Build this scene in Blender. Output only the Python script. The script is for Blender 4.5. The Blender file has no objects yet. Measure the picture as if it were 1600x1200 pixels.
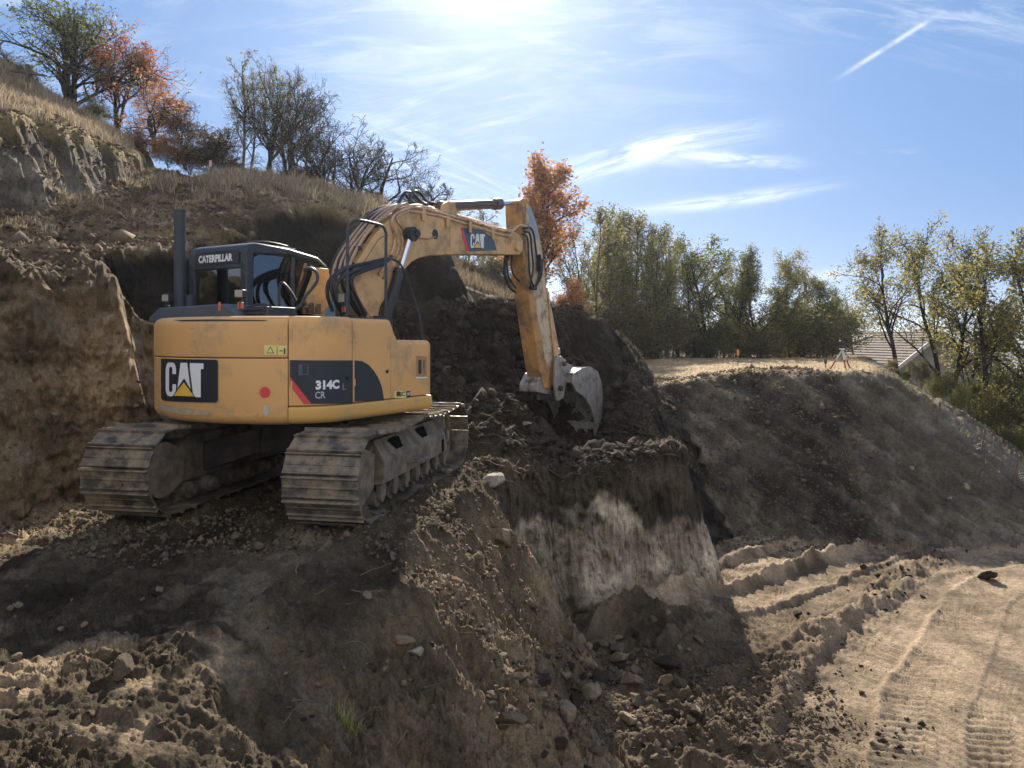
import bpy, bmesh, math, random
import numpy as np
from mathutils import Vector, Matrix

S = bpy.context.scene
COL = S.collection
# ------------------------------------------------------------------ camera
F, HZ, EYE = 1150.0, 530.0, 1.72          # focal length and horizon measured on the photograph, eye height in metres
cam_d = bpy.data.cameras.new("camera"); cam = bpy.data.objects.new("camera", cam_d); COL.objects.link(cam)
cam.location = (0, 0, EYE); cam.rotation_euler = (math.radians(90), 0, 0)
cam_d.sensor_width = 36.0; cam_d.lens = 36.0*F/1600.0
cam_d.shift_y = -(600.0-HZ)/1600.0
cam_d.clip_start = 0.05; cam_d.clip_end = 12000
S.camera = cam
S.render.resolution_x = 1024; S.render.resolution_y = 768

# ------------------------------------------------------------------ light
SKY_K = (0.66, 1.34, 2.75)
SUN_EL, SUN_AZ = 29.5, -1.5               # degrees; azimuth measured from +Y towards +X
S.view_settings.view_transform = 'Standard'; S.view_settings.look = 'None'
S.view_settings.exposure = 1.24; S.view_settings.gamma = 1.0
sun_d = bpy.data.lights.new("sun", 'SUN'); sun_d.energy = 5.0; sun_d.angle = math.radians(0.6); sun_d.color = (1.0, 0.90, 0.76)
sun = bpy.data.objects.new("sun", sun_d); COL.objects.link(sun)
el, az = math.radians(SUN_EL), math.radians(SUN_AZ)
sdir = Vector((math.sin(az)*math.cos(el), math.cos(az)*math.cos(el), math.sin(el)))
sun.rotation_euler = sdir.to_track_quat('Z', 'Y').to_euler()
sun.location = (0, 40, 40)

W = bpy.data.worlds.new("World"); S.world = W; W.use_nodes = True
nt = W.node_tree; N = nt.nodes; L = nt.links
for n in list(N): N.remove(n)
def nd(t, **k):
    n = N.new(t)
    for a, b in k.items(): setattr(n, a, b)
    return n
def mth(op, a, b=None, c=None, clamp=False):
    n = nd('ShaderNodeMath', operation=op); n.use_clamp = clamp
    for i, v in enumerate((a, b, c)):
        if v is None: continue
        if isinstance(v, (int, float)): n.inputs[i].default_value = v
        else: L.new(v, n.inputs[i])
    return n.outputs[0]
wo = nd('ShaderNodeOutputWorld'); bg = nd('ShaderNodeBackground'); L.new(bg.outputs[0], wo.inputs[0])
sky = nd('ShaderNodeTexSky', sky_type='NISHITA'); sky.sun_disc = False
sky.sun_elevation = el; sky.sun_rotation = az
sky.altitude = 300; sky.air_density = 1.0; sky.dust_density = 0.15; sky.ozone_density = 2.5
bg.inputs[1].default_value = 0.15
tc = nd('ShaderNodeTexCoord'); sx = nd('ShaderNodeSeparateXYZ'); L.new(tc.outputs['Generated'], sx.inputs[0])
yy = mth('MAXIMUM', sx.outputs[1], 0.12)
A_ = mth('DIVIDE', sx.outputs[0], yy); B_ = mth('DIVIDE', sx.outputs[2], yy)
def px(u, v): return ((u-800)/F, (HZ-v)/F)
def streak(p0, p1, width, nscale, thr, seed, amp, stretch=7.0, soft=0.35, bend=0.0):
    (a0, b0), (a1, b1) = px(*p0), px(*p1)
    Ln = math.hypot(a1-a0, b1-b0); c, s = (a1-a0)/Ln, (b1-b0)/Ln
    da = mth('SUBTRACT', A_, a0); db = mth('SUBTRACT', B_, b0)
    u = mth('DIVIDE', mth('ADD', mth('MULTIPLY', da, c), mth('MULTIPLY', db, s)), Ln)
    w = mth('DIVIDE', mth('SUBTRACT', mth('MULTIPLY', db, c), mth('MULTIPLY', da, s)), width/F)
    if bend: w = mth('SUBTRACT', w, mth('MULTIPLY', mth('SINE', mth('MULTIPLY', u, 3.14159)), bend))
    g = mth('POWER', 2.71828, mth('MULTIPLY', mth('MULTIPLY', w, w), -1.0))
    e1 = nd('ShaderNodeMapRange', interpolation_type='SMOOTHSTEP'); e1.inputs[1].default_value = -0.05; e1.inputs[2].default_value = soft; L.new(u, e1.inputs[0])
    e2 = nd('ShaderNodeMapRange', interpolation_type='SMOOTHSTEP'); e2.inputs[1].default_value = 1.05; e2.inputs[2].default_value = 1.0-soft; L.new(u, e2.inputs[0])
    cb = nd('ShaderNodeCombineXYZ'); L.new(mth('MULTIPLY', u, Ln*nscale), cb.inputs[0]); L.new(mth('MULTIPLY', w, width/F*nscale*stretch), cb.inputs[1]); cb.inputs[2].default_value = seed
    nz = nd('ShaderNodeTexNoise'); nz.inputs['Scale'].default_value = 1.0; nz.inputs['Detail'].default_value = 7; nz.inputs['Roughness'].default_value = 0.6; nz.inputs['Distortion'].default_value = 0.6
    L.new(cb.outputs[0], nz.inputs['Vector'])
    mr = nd('ShaderNodeMapRange', interpolation_type='SMOOTHSTEP'); mr.inputs[1].default_value = thr; mr.inputs[2].default_value = thr+0.3; L.new(nz.outputs[0], mr.inputs[0])
    r = mth('MULTIPLY', mth('MULTIPLY', g, mr.outputs[0]), mth('MULTIPLY', e1.outputs[0], e2.outputs[0]))
    return mth('MULTIPLY', r, amp)
streaks = [
    streak((800, 300), (1240, 195), 20, 9, 0.30, 1.0, .95, 9, .5, .7), streak((1040, 240), (1270, 256), 9, 14, 0.36, 21.0, .7, 6, .4),
    streak((1000, 250), (1290, 255), 11, 9, 0.40, 9.0, .5, 5, .4),
    streak((940, 335), (1340, 285), 10, 9, 0.28, 2.0, 0.75, 8, .45, -.3),
    streak((1300, 128), (1480, 14), 3.6, 18, 0.30, 3.0, 0.65, 2, .35),
    streak((480, 240), (900, 140), 60, 8, 0.42, 4.0, 0.42, 7, .4),
    streak((500, 190), (860, 330), 45, 7, 0.42, 5.0, 0.42, 7, .4),
    streak((300, 70), (1250, 60), 110, 6, 0.40, 6.0, 0.30, 5, .3),
    streak((1150, -40), (1700, 60), 60, 7, 0.42, 7.0, 0.45, 5, .3),
    streak((-60, 110), (420, 150), 70, 5, 0.45, 8.0, 0.35, 4, .3),
    streak((-100, 30), (400, -40), 60, 5, 0.45, 11.0, 0.4, 4, .3),
    streak((1240, 434), (1360, 424), 7, 26, 0.36, 12.0, .9, 1.6, .3),
    streak((1330, 240), (1450, 238), 5, 12, 0.45, 13.0, .5, 4, .3),
]
tot = streaks[0]
for q in streaks[1:]: tot = mth('ADD', tot, q)
tot = mth('MINIMUM', tot, 0.92)
# thin high cirrus scatters sunlight forward: it is whiter towards the sun
dt = nd('ShaderNodeVectorMath', operation='DOT_PRODUCT'); L.new(tc.outputs['Generated'], dt.inputs[0]); dt.inputs[1].default_value = tuple(sdir)
cosd = mth('MAXIMUM', dt.outputs['Value'], 0.0)
g1 = mth('POWER', cosd, 160.0); g2 = mth('POWER', cosd, 45.0); g3 = mth('POWER', cosd, 7.0)
veil = mth('ADD', mth('ADD', mth("MULTIPLY", g1, 0.42), mth("MULTIPLY", g2, 0.10)), mth("MULTIPLY", g3, 0.0))
hz_ = mth('POWER', mth('SUBTRACT', 1.0, mth('MAXIMUM', sx.outputs[2], 0.0), clamp=True), 14.0)
mx = nd('ShaderNodeMix', data_type='RGBA'); mx.inputs[7].default_value = (2.7, 2.95, 3.15, 1)
L.new(tot, mx.inputs[0]); 
tint = nd('ShaderNodeMix', data_type='RGBA', blend_type='MULTIPLY'); tint.inputs[0].default_value = 1.0; tint.inputs[7].default_value = (0.70, 1.0, 1.20, 1)
L.new(sky.outputs[0], tint.inputs[6])
# soft shoulder, as a camera's highlight roll-off: c / (1 + c/k)
vk = nd('ShaderNodeVectorMath', operation='DIVIDE'); L.new(tint.outputs[2], vk.inputs[0]); vk.inputs[1].default_value = SKY_K
va_ = nd('ShaderNodeVectorMath', operation='ADD'); L.new(vk.outputs[0], va_.inputs[0]); va_.inputs[1].default_value = (1, 1, 1)
vd = nd('ShaderNodeVectorMath', operation='DIVIDE'); L.new(tint.outputs[2], vd.inputs[0]); L.new(va_.outputs[0], vd.inputs[1])
L.new(vd.outputs[0], mx.inputs[6])
mx2 = nd('ShaderNodeMix', data_type='RGBA'); mx2.inputs[7].default_value = (4.8, 4.8, 4.8, 1)
L.new(mth('MINIMUM', veil, 1.0), mx2.inputs[0]); L.new(mx.outputs[2], mx2.inputs[6])
mx3 = nd('ShaderNodeMix', data_type='RGBA'); mx3.inputs[7].default_value = (2.4, 2.8, 3.2, 1)
L.new(mth('MULTIPLY', hz_, 0.3), mx3.inputs[0]); L.new(mx2.outputs[2], mx3.inputs[6])
# unseen bright overcast added behind the camera to fill the shaded faces
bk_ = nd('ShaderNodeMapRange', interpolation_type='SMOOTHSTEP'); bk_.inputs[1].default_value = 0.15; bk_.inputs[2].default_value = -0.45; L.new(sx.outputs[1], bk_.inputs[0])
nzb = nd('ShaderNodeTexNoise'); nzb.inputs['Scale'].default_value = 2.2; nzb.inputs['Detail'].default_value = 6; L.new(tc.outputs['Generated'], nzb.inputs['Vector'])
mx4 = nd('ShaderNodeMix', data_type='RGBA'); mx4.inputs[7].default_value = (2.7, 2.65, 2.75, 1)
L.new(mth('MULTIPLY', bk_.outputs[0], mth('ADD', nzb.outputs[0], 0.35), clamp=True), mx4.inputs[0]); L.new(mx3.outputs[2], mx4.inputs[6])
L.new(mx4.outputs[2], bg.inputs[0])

# ------------------------------------------------------------------ helpers
def at(u, v, Y): return Vector(((u-800)/F*Y, Y, EYE+(HZ-v)/F*Y))      # photograph measurement + distance -> metres
def tag(o, label=None, cat=None, group=None, kind=None):
    if label: o['label'] = label
    if cat: o['category'] = cat
    if group: o['group'] = group
    if kind: o['kind'] = kind
    return o
def link(o, parent=None):
    COL.objects.link(o)
    if parent is not None: o.parent = parent
    return o
def empty(name, loc, rz=0, parent=None):
    o = bpy.data.objects.new(name, None); o.location = loc; o.rotation_euler = (0, 0, rz); o.empty_display_size = .3
    return link(o, parent)
def fast_mesh(name, V, Fc, mats=(), smooth=False, attr=None):
    """V (n,3) array, Fc (m,k) array of equal-size faces"""
    me = bpy.data.meshes.new(name); V = np.asarray(V, np.float32); Fc = np.asarray(Fc, np.int32)
    m, k = Fc.shape
    me.vertices.add(len(V)); me.vertices.foreach_set('co', V.ravel())
    me.loops.add(m*k); me.loops.foreach_set('vertex_index', Fc.ravel())
    me.polygons.add(m); me.polygons.foreach_set('loop_start', np.arange(0, m*k, k, dtype=np.int32))
    me.polygons.foreach_set('loop_total', np.full(m, k, np.int32))
    if smooth: me.polygons.foreach_set('use_smooth', np.ones(m, bool))
    for a in mats: me.materials.append(a)
    if attr is not None:
        for nm, arr in attr.items():
            a = me.attributes.new(nm, 'FLOAT_COLOR', 'POINT'); c = np.ones((len(V), 4), np.float32); c[:, :arr.shape[1]] = arr
            a.data.foreach_set('color', c.ravel())
    me.update(calc_edges=True); return me
def new_obj(name, me, parent=None):
    return link(bpy.data.objects.new(name, me), parent)

class MB:
    """collects shapes and links them as one mesh object"""
    def __init__(s): s.v = []; s.f = []
    def add(s, V, Fc, M=None):
        b = len(s.v)
        for p in V:
            p = Vector(p)
            s.v.append(tuple(M @ p) if M is not None else tuple(p))
        s.f += [tuple(b+i for i in f) for f in Fc]
    def box(s, c, d, M=None, taper=1.0):
        x, y, z = (q/2 for q in d); t = taper
        V = [(-x, -y, -z), (x, -y, -z), (x, y, -z), (-x, y, -z), (-x*t, -y*t, z), (x*t, -y*t, z), (x*t, y*t, z), (-x*t, y*t, z)]
        M2 = Matrix.Translation(c) @ (M if M is not None else Matrix.Identity(4))
        s.add(V, [(0, 3, 2, 1), (4, 5, 6, 7), (0, 1, 5, 4), (1, 2, 6, 5), (2, 3, 7, 6), (3, 0, 4, 7)], M2)
    def loft(s, rings, close_ends=True, closed=True):
        b = len(s.v); n = len(rings[0])
        for r in rings:
            for p in r: s.v.append(tuple(p))
        for i in range(len(rings)-1):
            for j in range(n if closed else n-1):
                k = (j+1) % n
                s.f.append((b+i*n+j, b+i*n+k, b+(i+1)*n+k, b+(i+1)*n+j))
        if close_ends:
            s.f.append(tuple(b+j for j in range(n-1, -1, -1))); e = b+(len(rings)-1)*n
            s.f.append(tuple(e+j for j in range(n)))
    def tube(s, pts, r, sides=8, smoothn=0, ends=True):
        pts = [Vector(p) for p in pts]
        if smoothn: pts = spline(pts, smoothn)
        rr = r if isinstance(r, (list, tuple)) else [r]*len(pts)
        if len(rr) != len(pts): rr = list(np.interp(np.linspace(0, 1, len(pts)), np.linspace(0, 1, len(rr)), rr))
        rings = []; up = None
        for i, p in enumerate(pts):
            d = (pts[min(i+1, len(pts)-1)]-pts[max(i-1, 0)]).normalized()
            if up is None: up = d.orthogonal().normalized()
            up = (up-d*up.dot(d)).normalized(); sd = d.cross(up)
            rings.append([p+(up*math.cos(a)+sd*math.sin(a))*rr[i] for a in [2*math.pi*k/sides for k in range(sides)]])
        s.loft(rings, ends)
    def cyl(s, a, b, r, sides=20, r2=None): s.tube([a, b], [r, r if r2 is None else r2], sides)
    def prism(s, poly, fn, d0, d1):
        """poly: 2-D points, fn(p, d) -> 3-D; solid between d0 and d1"""
        n = len(poly); b = len(s.v)
        for d in (d0, d1):
            for p in poly: s.v.append(tuple(fn(p, d)))
        s.f.append(tuple(b+i for i in range(n))); s.f.append(tuple(b+n+i for i in range(n-1, -1, -1)))
        for i in range(n):
            j = (i+1) % n; s.f.append((b+i, b+n+i, b+n+j, b+j))
    def build(s, name, mat, parent=None, bevel=0, sharp=35, rot=None, loc=None, seg=2):
        me = bpy.data.meshes.new(name); me.from_pydata(s.v, [], s.f); me.validate()
        bm = bmesh.new(); bm.from_mesh(me); bmesh.ops.recalc_face_normals(bm, faces=bm.faces); bm.to_mesh(me); bm.free()
        for m in (mat if isinstance(mat, (list, tuple)) else [mat]): me.materials.append(m)
        me.shade_smooth(); me.set_sharp_from_angle(angle=math.radians(sharp))
        o = new_obj(name, me, parent)
        if rot is not None: o.rotation_euler = (0, 0, rot)
        if loc is not None: o.location = loc
        if bevel:
            m = o.modifiers.new('bevel', 'BEVEL'); m.width = bevel; m.segments = seg; m.limit_method = 'ANGLE'; m.angle_limit = math.radians(40)
            m.harden_normals = True
        return o
def spline(pts, n):
    out = []; P = [pts[0]]+list(pts)+[pts[-1]]
    for i in range(1, len(P)-2):
        p0, p1, p2, p3 = P[i-1], P[i], P[i+1], P[i+2]
        for k in range(n):
            t = k/n
            out.append(0.5*((2*p1)+(p2-p0)*t+(2*p0-5*p1+4*p2-p3)*t*t+(3*p1-p0-3*p2+p3)*t**3))
    out.append(pts[-1]); return out

# ---- materials
def new_mat(name):
    m = bpy.data.materials.new(name); m.use_nodes = True; t = m.node_tree
    b = t.nodes.get('Principled BSDF'); b.inputs['Specular IOR Level'].default_value = 0.3
    return m, t, b
def simple(name, col, rough=0.6, metal=0.0, var=0.12, scale=6.0, dirt=None, dirt_amt=0.0, dirt_scale=3.0, bump=0.0, bscale=60, spec=0.4, geo=False):
    m, t, b = new_mat(name); n = t.nodes; l = t.links
    tcn = n.new('ShaderNodeTexCoord'); co_ = n.new('ShaderNodeNewGeometry').outputs['Position'] if geo else tcn.outputs['Object']
    nz = n.new('ShaderNodeTexNoise'); nz.inputs['Scale'].default_value = scale; nz.inputs['Detail'].default_value = 6; nz.inputs['Roughness'].default_value = .65
    l.new(co_, nz.inputs['Vector'])
    r = n.new('ShaderNodeMapRange'); r.inputs[1].default_value = .25; r.inputs[2].default_value = .75; r.inputs[3].default_value = 1-var; r.inputs[4].default_value = 1+var; l.new(nz.outputs[0], r.inputs[0])
    mxn = n.new('ShaderNodeMix'); mxn.data_type = 'RGBA'; mxn.blend_type = 'MULTIPLY'; mxn.inputs[0].default_value = 1; mxn.inputs[6].default_value = (*col, 1)
    l.new(r.outputs[0], mxn.inputs[7]); out = mxn.outputs[2]
    if dirt is not None:
        n2 = n.new('ShaderNodeTexNoise'); n2.inputs['Scale'].default_value = dirt_scale; n2.inputs['Detail'].default_value = 9; n2.inputs['Roughness'].default_value = .7
        l.new(co_, n2.inputs['Vector'])
        r2 = n.new('ShaderNodeMapRange'); r2.inputs[1].default_value = .62-dirt_amt*.35; r2.inputs[2].default_value = .78-dirt_amt*.3; l.new(n2.outputs[0], r2.inputs[0])
        m2 = n.new('ShaderNodeMix'); m2.data_type = 'RGBA'; m2.inputs[7].default_value = (*dirt, 1); l.new(r2.outputs[0], m2.inputs[0]); l.new(out, m2.inputs[6]); out = m2.outputs[2]
        r3 = n.new('ShaderNodeMapRange'); r3.inputs[3].default_value = rough; r3.inputs[4].default_value = .95; l.new(r2.outputs[0], r3.inputs[0]); l.new(r3.outputs[0], b.inputs['Roughness'])
    else: b.inputs['Roughness'].default_value = rough
    l.new(out, b.inputs['Base Color']); b.inputs['Metallic'].default_value = metal; b.inputs['Specular IOR Level'].default_value = spec
    if bump:
        n3 = n.new('ShaderNodeTexNoise'); n3.inputs['Scale'].default_value = bscale; n3.inputs['Detail'].default_value = 5; l.new(co_, n3.inputs['Vector'])
        bp = n.new('ShaderNodeBump'); bp.inputs['Strength'].default_value = bump; bp.inputs['Distance'].default_value = .01; l.new(n3.outputs[0], bp.inputs['Height']); l.new(bp.outputs[0], b.inputs['Normal'])
    return m
def earth_mat(name, attr=True, col=(.2, .15, .1), bump=1.0, bdist=0.085, scales=(2.2, 14, 60)):
    m, t, b = new_mat(name); n = t.nodes; l = t.links
    tcn = n.new('ShaderNodeTexCoord'); fac = None
    for i, (sc, lo, hi) in enumerate(zip(scales, (.72, .62, .6), (1.25, 1.35, 1.4))):
        nz = n.new('ShaderNodeTexNoise'); nz.inputs['Scale'].default_value = sc; nz.inputs['Detail'].default_value = 7; nz.inputs['Roughness'].default_value = .68
        l.new(tcn.outputs['Object'], nz.inputs['Vector'])
        r = n.new('ShaderNodeMapRange'); r.inputs[1].default_value = .3; r.inputs[2].default_value = .7; r.inputs[3].default_value = lo; r.inputs[4].default_value = hi; r.clamp = False if i else True
        l.new(nz.outputs[0], r.inputs[0])
        if fac is None: fac = r.outputs[0]
        else:
            q = n.new('ShaderNodeMath'); q.operation = 'MULTIPLY'; l.new(fac, q.inputs[0]); l.new(r.outputs[0], q.inputs[1]); fac = q.outputs[0]
    mxn = n.new('ShaderNodeMix'); mxn.data_type = 'RGBA'; mxn.blend_type = 'MULTIPLY'; mxn.inputs[0].default_value = 1
    if attr:
        a = n.new('ShaderNodeAttribute'); a.attribute_name = 'tint'; l.new(a.outputs['Color'], mxn.inputs[6])
    else: mxn.inputs[6].default_value = (*col, 1)
    l.new(fac, mxn.inputs[7]); l.new(mxn.outputs[2], b.inputs['Base Color'])
    b.inputs['Roughness'].default_value = .95; b.inputs['Specular IOR Level'].default_value = .12
    bz = None
    for sc, am in ((9, .5), (38, .33), (130, .17)):
        nz = n.new('ShaderNodeTexNoise'); nz.inputs['Scale'].default_value = sc; nz.inputs['Detail'].default_value = 6; nz.inputs['Roughness'].default_value = .7
        l.new(tcn.outputs['Object'], nz.inputs['Vector'])
        q = n.new('ShaderNodeMath'); q.operation = 'MULTIPLY_ADD'; q.inputs[1].default_value = am; l.new(nz.outputs[0], q.inputs[0])
        if bz is None: q.inputs[2].default_value = 0
        else: l.new(bz, q.inputs[2])
        bz = q.outputs[0]
    bp = n.new('ShaderNodeBump'); bp.inputs['Strength'].default_value = bump; bp.inputs['Distance'].default_value = bdist
    l.new(bz, bp.inputs['Height']); l.new(bp.outputs[0], b.inputs['Normal'])
    return m

# ---- numpy gradient noise
_rng = np.random.RandomState(7)
_perm = np.tile(_rng.permutation(512), 2)
_g2 = np.stack([np.cos(np.linspace(0, 2*np.pi, 512, endpoint=False)), np.sin(np.linspace(0, 2*np.pi, 512, endpoint=False))], 1)[_rng.permutation(512)].astype(np.float32)
def n2(x, y):
    xi = np.floor(x).astype(np.int64); yi = np.floor(y).astype(np.int64); fx = (x-xi).astype(np.float32); fy = (y-yi).astype(np.float32)
    u = fx*fx*fx*(fx*(fx*6-15)+10); v = fy*fy*fy*(fy*(fy*6-15)+10)
    def g(dx, dy):
        h = _perm[(_perm[(xi+dx) & 511]+yi+dy) & 511]; q = _g2[h]
        return q[..., 0]*(fx-dx)+q[..., 1]*(fy-dy)
    a = g(0, 0); b = g(1, 0); c = g(0, 1); d = g(1, 1)
    return (a+(b-a)*u+(c-a)*v+(a-b-c+d)*u*v)*1.5
def fbm(x, y, sc, octs=4, gain=.5, seed=0):
    t = 0; a = 1.0; s = sc
    for i in range(octs):
        t = t+a*n2(x*s+17.3*seed+i*5.1, y*s-9.7*seed+i*3.3); a *= gain; s *= 2.03
    return t
def billow(x, y, sc, octs=3, gain=.5, seed=0):
    t = 0; a = 1.0; s = sc
    for i in range(octs):
        t = t+a*(np.abs(n2(x*s+11.3*seed+i*7.1, y*s+6.7*seed+i*2.3))*2-.5); a *= gain; s *= 2.1
    return t
def sstep(a, b, x):
    t = np.clip((x-a)/(b-a), 0, 1); return t*t*(3-2*t)
def sdpoly(x, y, P):
    P = np.asarray(P, float); n = len(P); d = np.full(x.shape, 1e9); s = np.ones(x.shape)
    for i in range(n):
        a = P[i]; b = P[i-1]; ex, ey = b-a; wx = x-a[0]; wy = y-a[1]
        t = np.clip((wx*ex+wy*ey)/(ex*ex+ey*ey), 0, 1)
        d = np.minimum(d, (wx-ex*t)**2+(wy-ey*t)**2)
        c1 = y >= a[1]; c2 = y < b[1]; c3 = ex*wy > ey*wx
        s = np.where((c1 & c2 & c3) | (~c1 & ~c2 & ~c3), -s, s)
    return s*np.sqrt(d)
def sdline(x, y, P):
    """distance to polyline, arc length along it, signed side"""
    P = np.asarray(P, float); d = np.full(x.shape, 1e9); al = np.zeros(x.shape); sg = np.zeros(x.shape); acc = 0
    for i in range(len(P)-1):
        a = P[i]; e = P[i+1]-a; Ln = np.hypot(*e); wx = x-a[0]; wy = y-a[1]
        t = np.clip((wx*e[0]+wy*e[1])/Ln**2, 0, 1); q = np.hypot(wx-e[0]*t, wy-e[1]*t)
        m = q < d; d = np.where(m, q, d); al = np.where(m, acc+t*Ln, al); sg = np.where(m, np.sign(e[0]*wy-e[1]*wx), sg); acc += Ln
    return d, al, sg
def smax(a, b, k):
    h = np.clip(.5+.5*(a-b)/k, 0, 1); return b+(a-b)*h+k*h*(1-h)
class RBF:
    def __init__(s, pts):
        P = np.array(pts, float); s.p = P[:, :2]; n = len(P)
        A = np.zeros((n+3, n+3)); D = np.hypot(s.p[:, None, 0]-s.p[None, :, 0], s.p[:, None, 1]-s.p[None, :, 1])
        A[:n, :n] = D+np.eye(n)*-.15; A[:n, n] = 1; A[:n, n+1:] = s.p; A[n, :n] = 1; A[n+1:, :n] = s.p.T
        s.w = np.linalg.solve(A, np.r_[P[:, 2], 0, 0, 0])
    def __call__(s, x, y):
        r = s.w[-3]+s.w[-2]*x+s.w[-1]*y
        for (a, b), w in zip(s.p, s.w): r = r+w*np.hypot(x-a, y-b)
        return r
# ================================================================== terrain
BENCH = [(-1.3, -3), (-1.15, 1.5), (-1.07, 2.92), (-1.25, 3.8), (-1.22, 4.55), (-.95, 5.9), (-.6, 7.4), (-.3, 8.4), (0.0, 9.35), (.45, 9.85), (1.0, 9.95), (1.75, 10.5), (2.55, 11.2), (2.6, 12.2), (2.2, 13.5), (2.3, 15), (2.6, 18), (-8, 20), (-14, 8), (-14, -3)]
EMB = [(2.4, 18.2), (3.6, 17.9), (4.8, 18.1), (6.3, 17.9), (7.7, 17.7), (8.5, 17.8), (9.1, 18.6), (19.3, 41), (8, 46), (0, 46), (-1, 20)]
DB = [(-3.8, 15.8), (-2.4, 15.5), (-1.3, 15.6), (-.2, 15.5), (.8, 15.6), (1.4, 16), (2.15, 16.5), (2.75, 17.1), (3.1, 17.7), (3.3, 19), (2.6, 22.5), (-8, 24)]
HILL = [(-6.4, -3), (-6.2, 3), (-5.6, 6), (-5.43, 7.8), (-5.2, 9.0), (-5.5, 9.6), (-6.3, 10.0), (-6.1, 10.9), (-5.8, 12), (-5.5, 13.6), (-5.2, 14.8), (-4.6, 16.6), (-3.5, 17.0), (-2.4, 17.1), (-1.47, 16.8), (-1.5, 17.8), (-2.5, 19), (-3.6, 21), (-4.4, 24), (-6, 30), (-40, 36), (-40, -3)]
UPPER = [(-16, 4), (-13.0, 8.5), (-10.7, 12.2), (-10.1, 14.5), (-10.2, 17), (-10.5, 19.5), (-11.2, 22), (-12.5, 25), (-16, 30), (-42, 40), (-42, 4)]
FAR = [(-12, 19.5), (-3, 20.5), (-.5, 21), (1.2, 21.5), (2.6, 24), (4, 28), (5, 36), (4, 60), (-30, 60), (-30, 19)]
def P_(u, v, Y): p = at(u, v, Y); return (p.x, p.y, p.z)
UH = RBF([P_(0, 430, 7.8), P_(110, 412, 9), P_(200, 407, 11), P_(275, 392, 12.5), P_(350, 357, 14), P_(400, 326, 15), P_(475, 317, 16.8), P_(565, 338, 17.2), P_(640, 372, 17.2), P_(700, 394, 16.8),
          P_(0, 345, 13), P_(100, 330, 15), P_(200, 300, 18), P_(260, 268, 22), P_(300, 292, 20), P_(400, 283, 21), P_(480, 290, 19.5), P_(555, 330, 19), (-8, 2, 2.1), (-13, 8, 3.2), (-6.5, 26, 6.2), (-11, 30, 6.6), (-30, 20, 7), (-30, 5, 4)])
UU = RBF([P_(0, 182, 14.5), P_(130, 203, 18), P_(220, 252, 21), P_(0, 105, 22), P_(110, 182, 26), P_(250, 255, 27), (-14, 8, 5.0), (-30, 25, 15), (-30, 8, 10), (-24, 38, 13)])
UF = RBF([P_(700, 430, 24), P_(790, 462, 24), P_(850, 478, 25), P_(930, 520, 27), P_(1010, 548, 30), P_(620, 395, 24), P_(700, 405, 32), P_(560, 340, 28), P_(850, 470, 36), P_(1000, 545, 45), (-20, 26, 8)])
DBz = lambda x: np.interp(x, [-3, .4, .9, 1.45, 2.15, 2.75, 3.1, 3.4], [2.42, 2.42, 2.38, 2.26, 2.05, 1.68, 1.3, .9])

def bench_top(x, y):
    z = .06*fbm(x, y, .35, 3, seed=3)+.02
    for cx, cy, h, r in ((-.45, 11.5, .62, .55), (.25, 11.5, .40, .55), (-1.6, 12.6, .5, 1.0), (2.3, 14.3, .75, .75), (2.35, 13.3, .35, .5), (-.9, 13.6, .7, .9), (.1, 14.6, .6, .8), (-3.4, 14.2, .9, 1.2), (-2.4, 14.3, .8, .9), (.1, 10.4, .22, .5), (-.42, 10.35, .45, .38), (-.3, 9.4, .10, .4), (1.5, 11.2, .06, .5)):
        q = ((x-cx+.12*n2(x*2, y*2))**2+(y-cy+.12*n2(x*2+9, y*2))**2)/r**2
        z = z+h*np.exp(-q)*(1+.35*billow(x, y, 1.6, 3, .5, seed=5))
    # foot of the back wall climbs a little
    z = z+.3*sstep(14.2, 15.6, y)+.14*sstep(-1.0, -1.9, x)*sstep(4.8, 3.4, y)-.10*sstep(10.5, 12.5, y)*sstep(14.5, 13.5, y)-.34*sstep(10.9, 12.2, y)*sstep(14.7, 14.1, y)*sstep(.1, .7, x)*sstep(2.5, 2.0, x)-.22*sstep(12.3, 12.9, y)*sstep(14.9, 14.4, y)*sstep(.4, .9, x)*sstep(2.4, 2.0, x)
    return z
TH = .19
MX, MY = -2.24, 8.42                      # swing centre of the excavator
def mach(x, y):
    dx, dy = x-MX, y-MY
    return dx*math.cos(TH)-dy*math.sin(TH), dx*math.sin(TH)+dy*math.cos(TH)
ROAD_A = [(2.9, 3.0), (3.4, 6.3), (4.2, 7.6), (5.4, 9.05), (6.6, 10.6), (7.8, 11.6), (9.8, 12.2), (14, 12.4)]
ROAD_B = [(0.9, 8.1), (1.55, 8.9), (3.2, 10.4), (5.3, 12.1), (6.9, 13.1), (8.4, 13.6), (13, 13.7)]
RIDGE = [(0.9, 5.2), (1.5, 6.5), (2.85, 8.2), (4.6, 10.0), (6.1, 11.6), (7.2, 12.5)]
def low(x, y):
    z = -2.0+.05*fbm(x, y, .3, 3, seed=11)
    z = z-.42*np.log1p(np.exp(np.clip(((x-13.5)*.8+(y-17.5)*.45), -30, 30)))
    z = np.maximum(z, -9.5+.1*fbm(x, y, .1, 2))
    z = z+.3*np.exp(-((x-.6)**2+(y-6.8)**2)/1.1**2)+.35*np.exp(-((x-1.5)**2+(y-9.3)**2)/.9**2)+.3*np.exp(-((x-2.4)**2+(y-10.2)**2)/.7**2)
    return z
info_dh = lambda d: d
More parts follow.
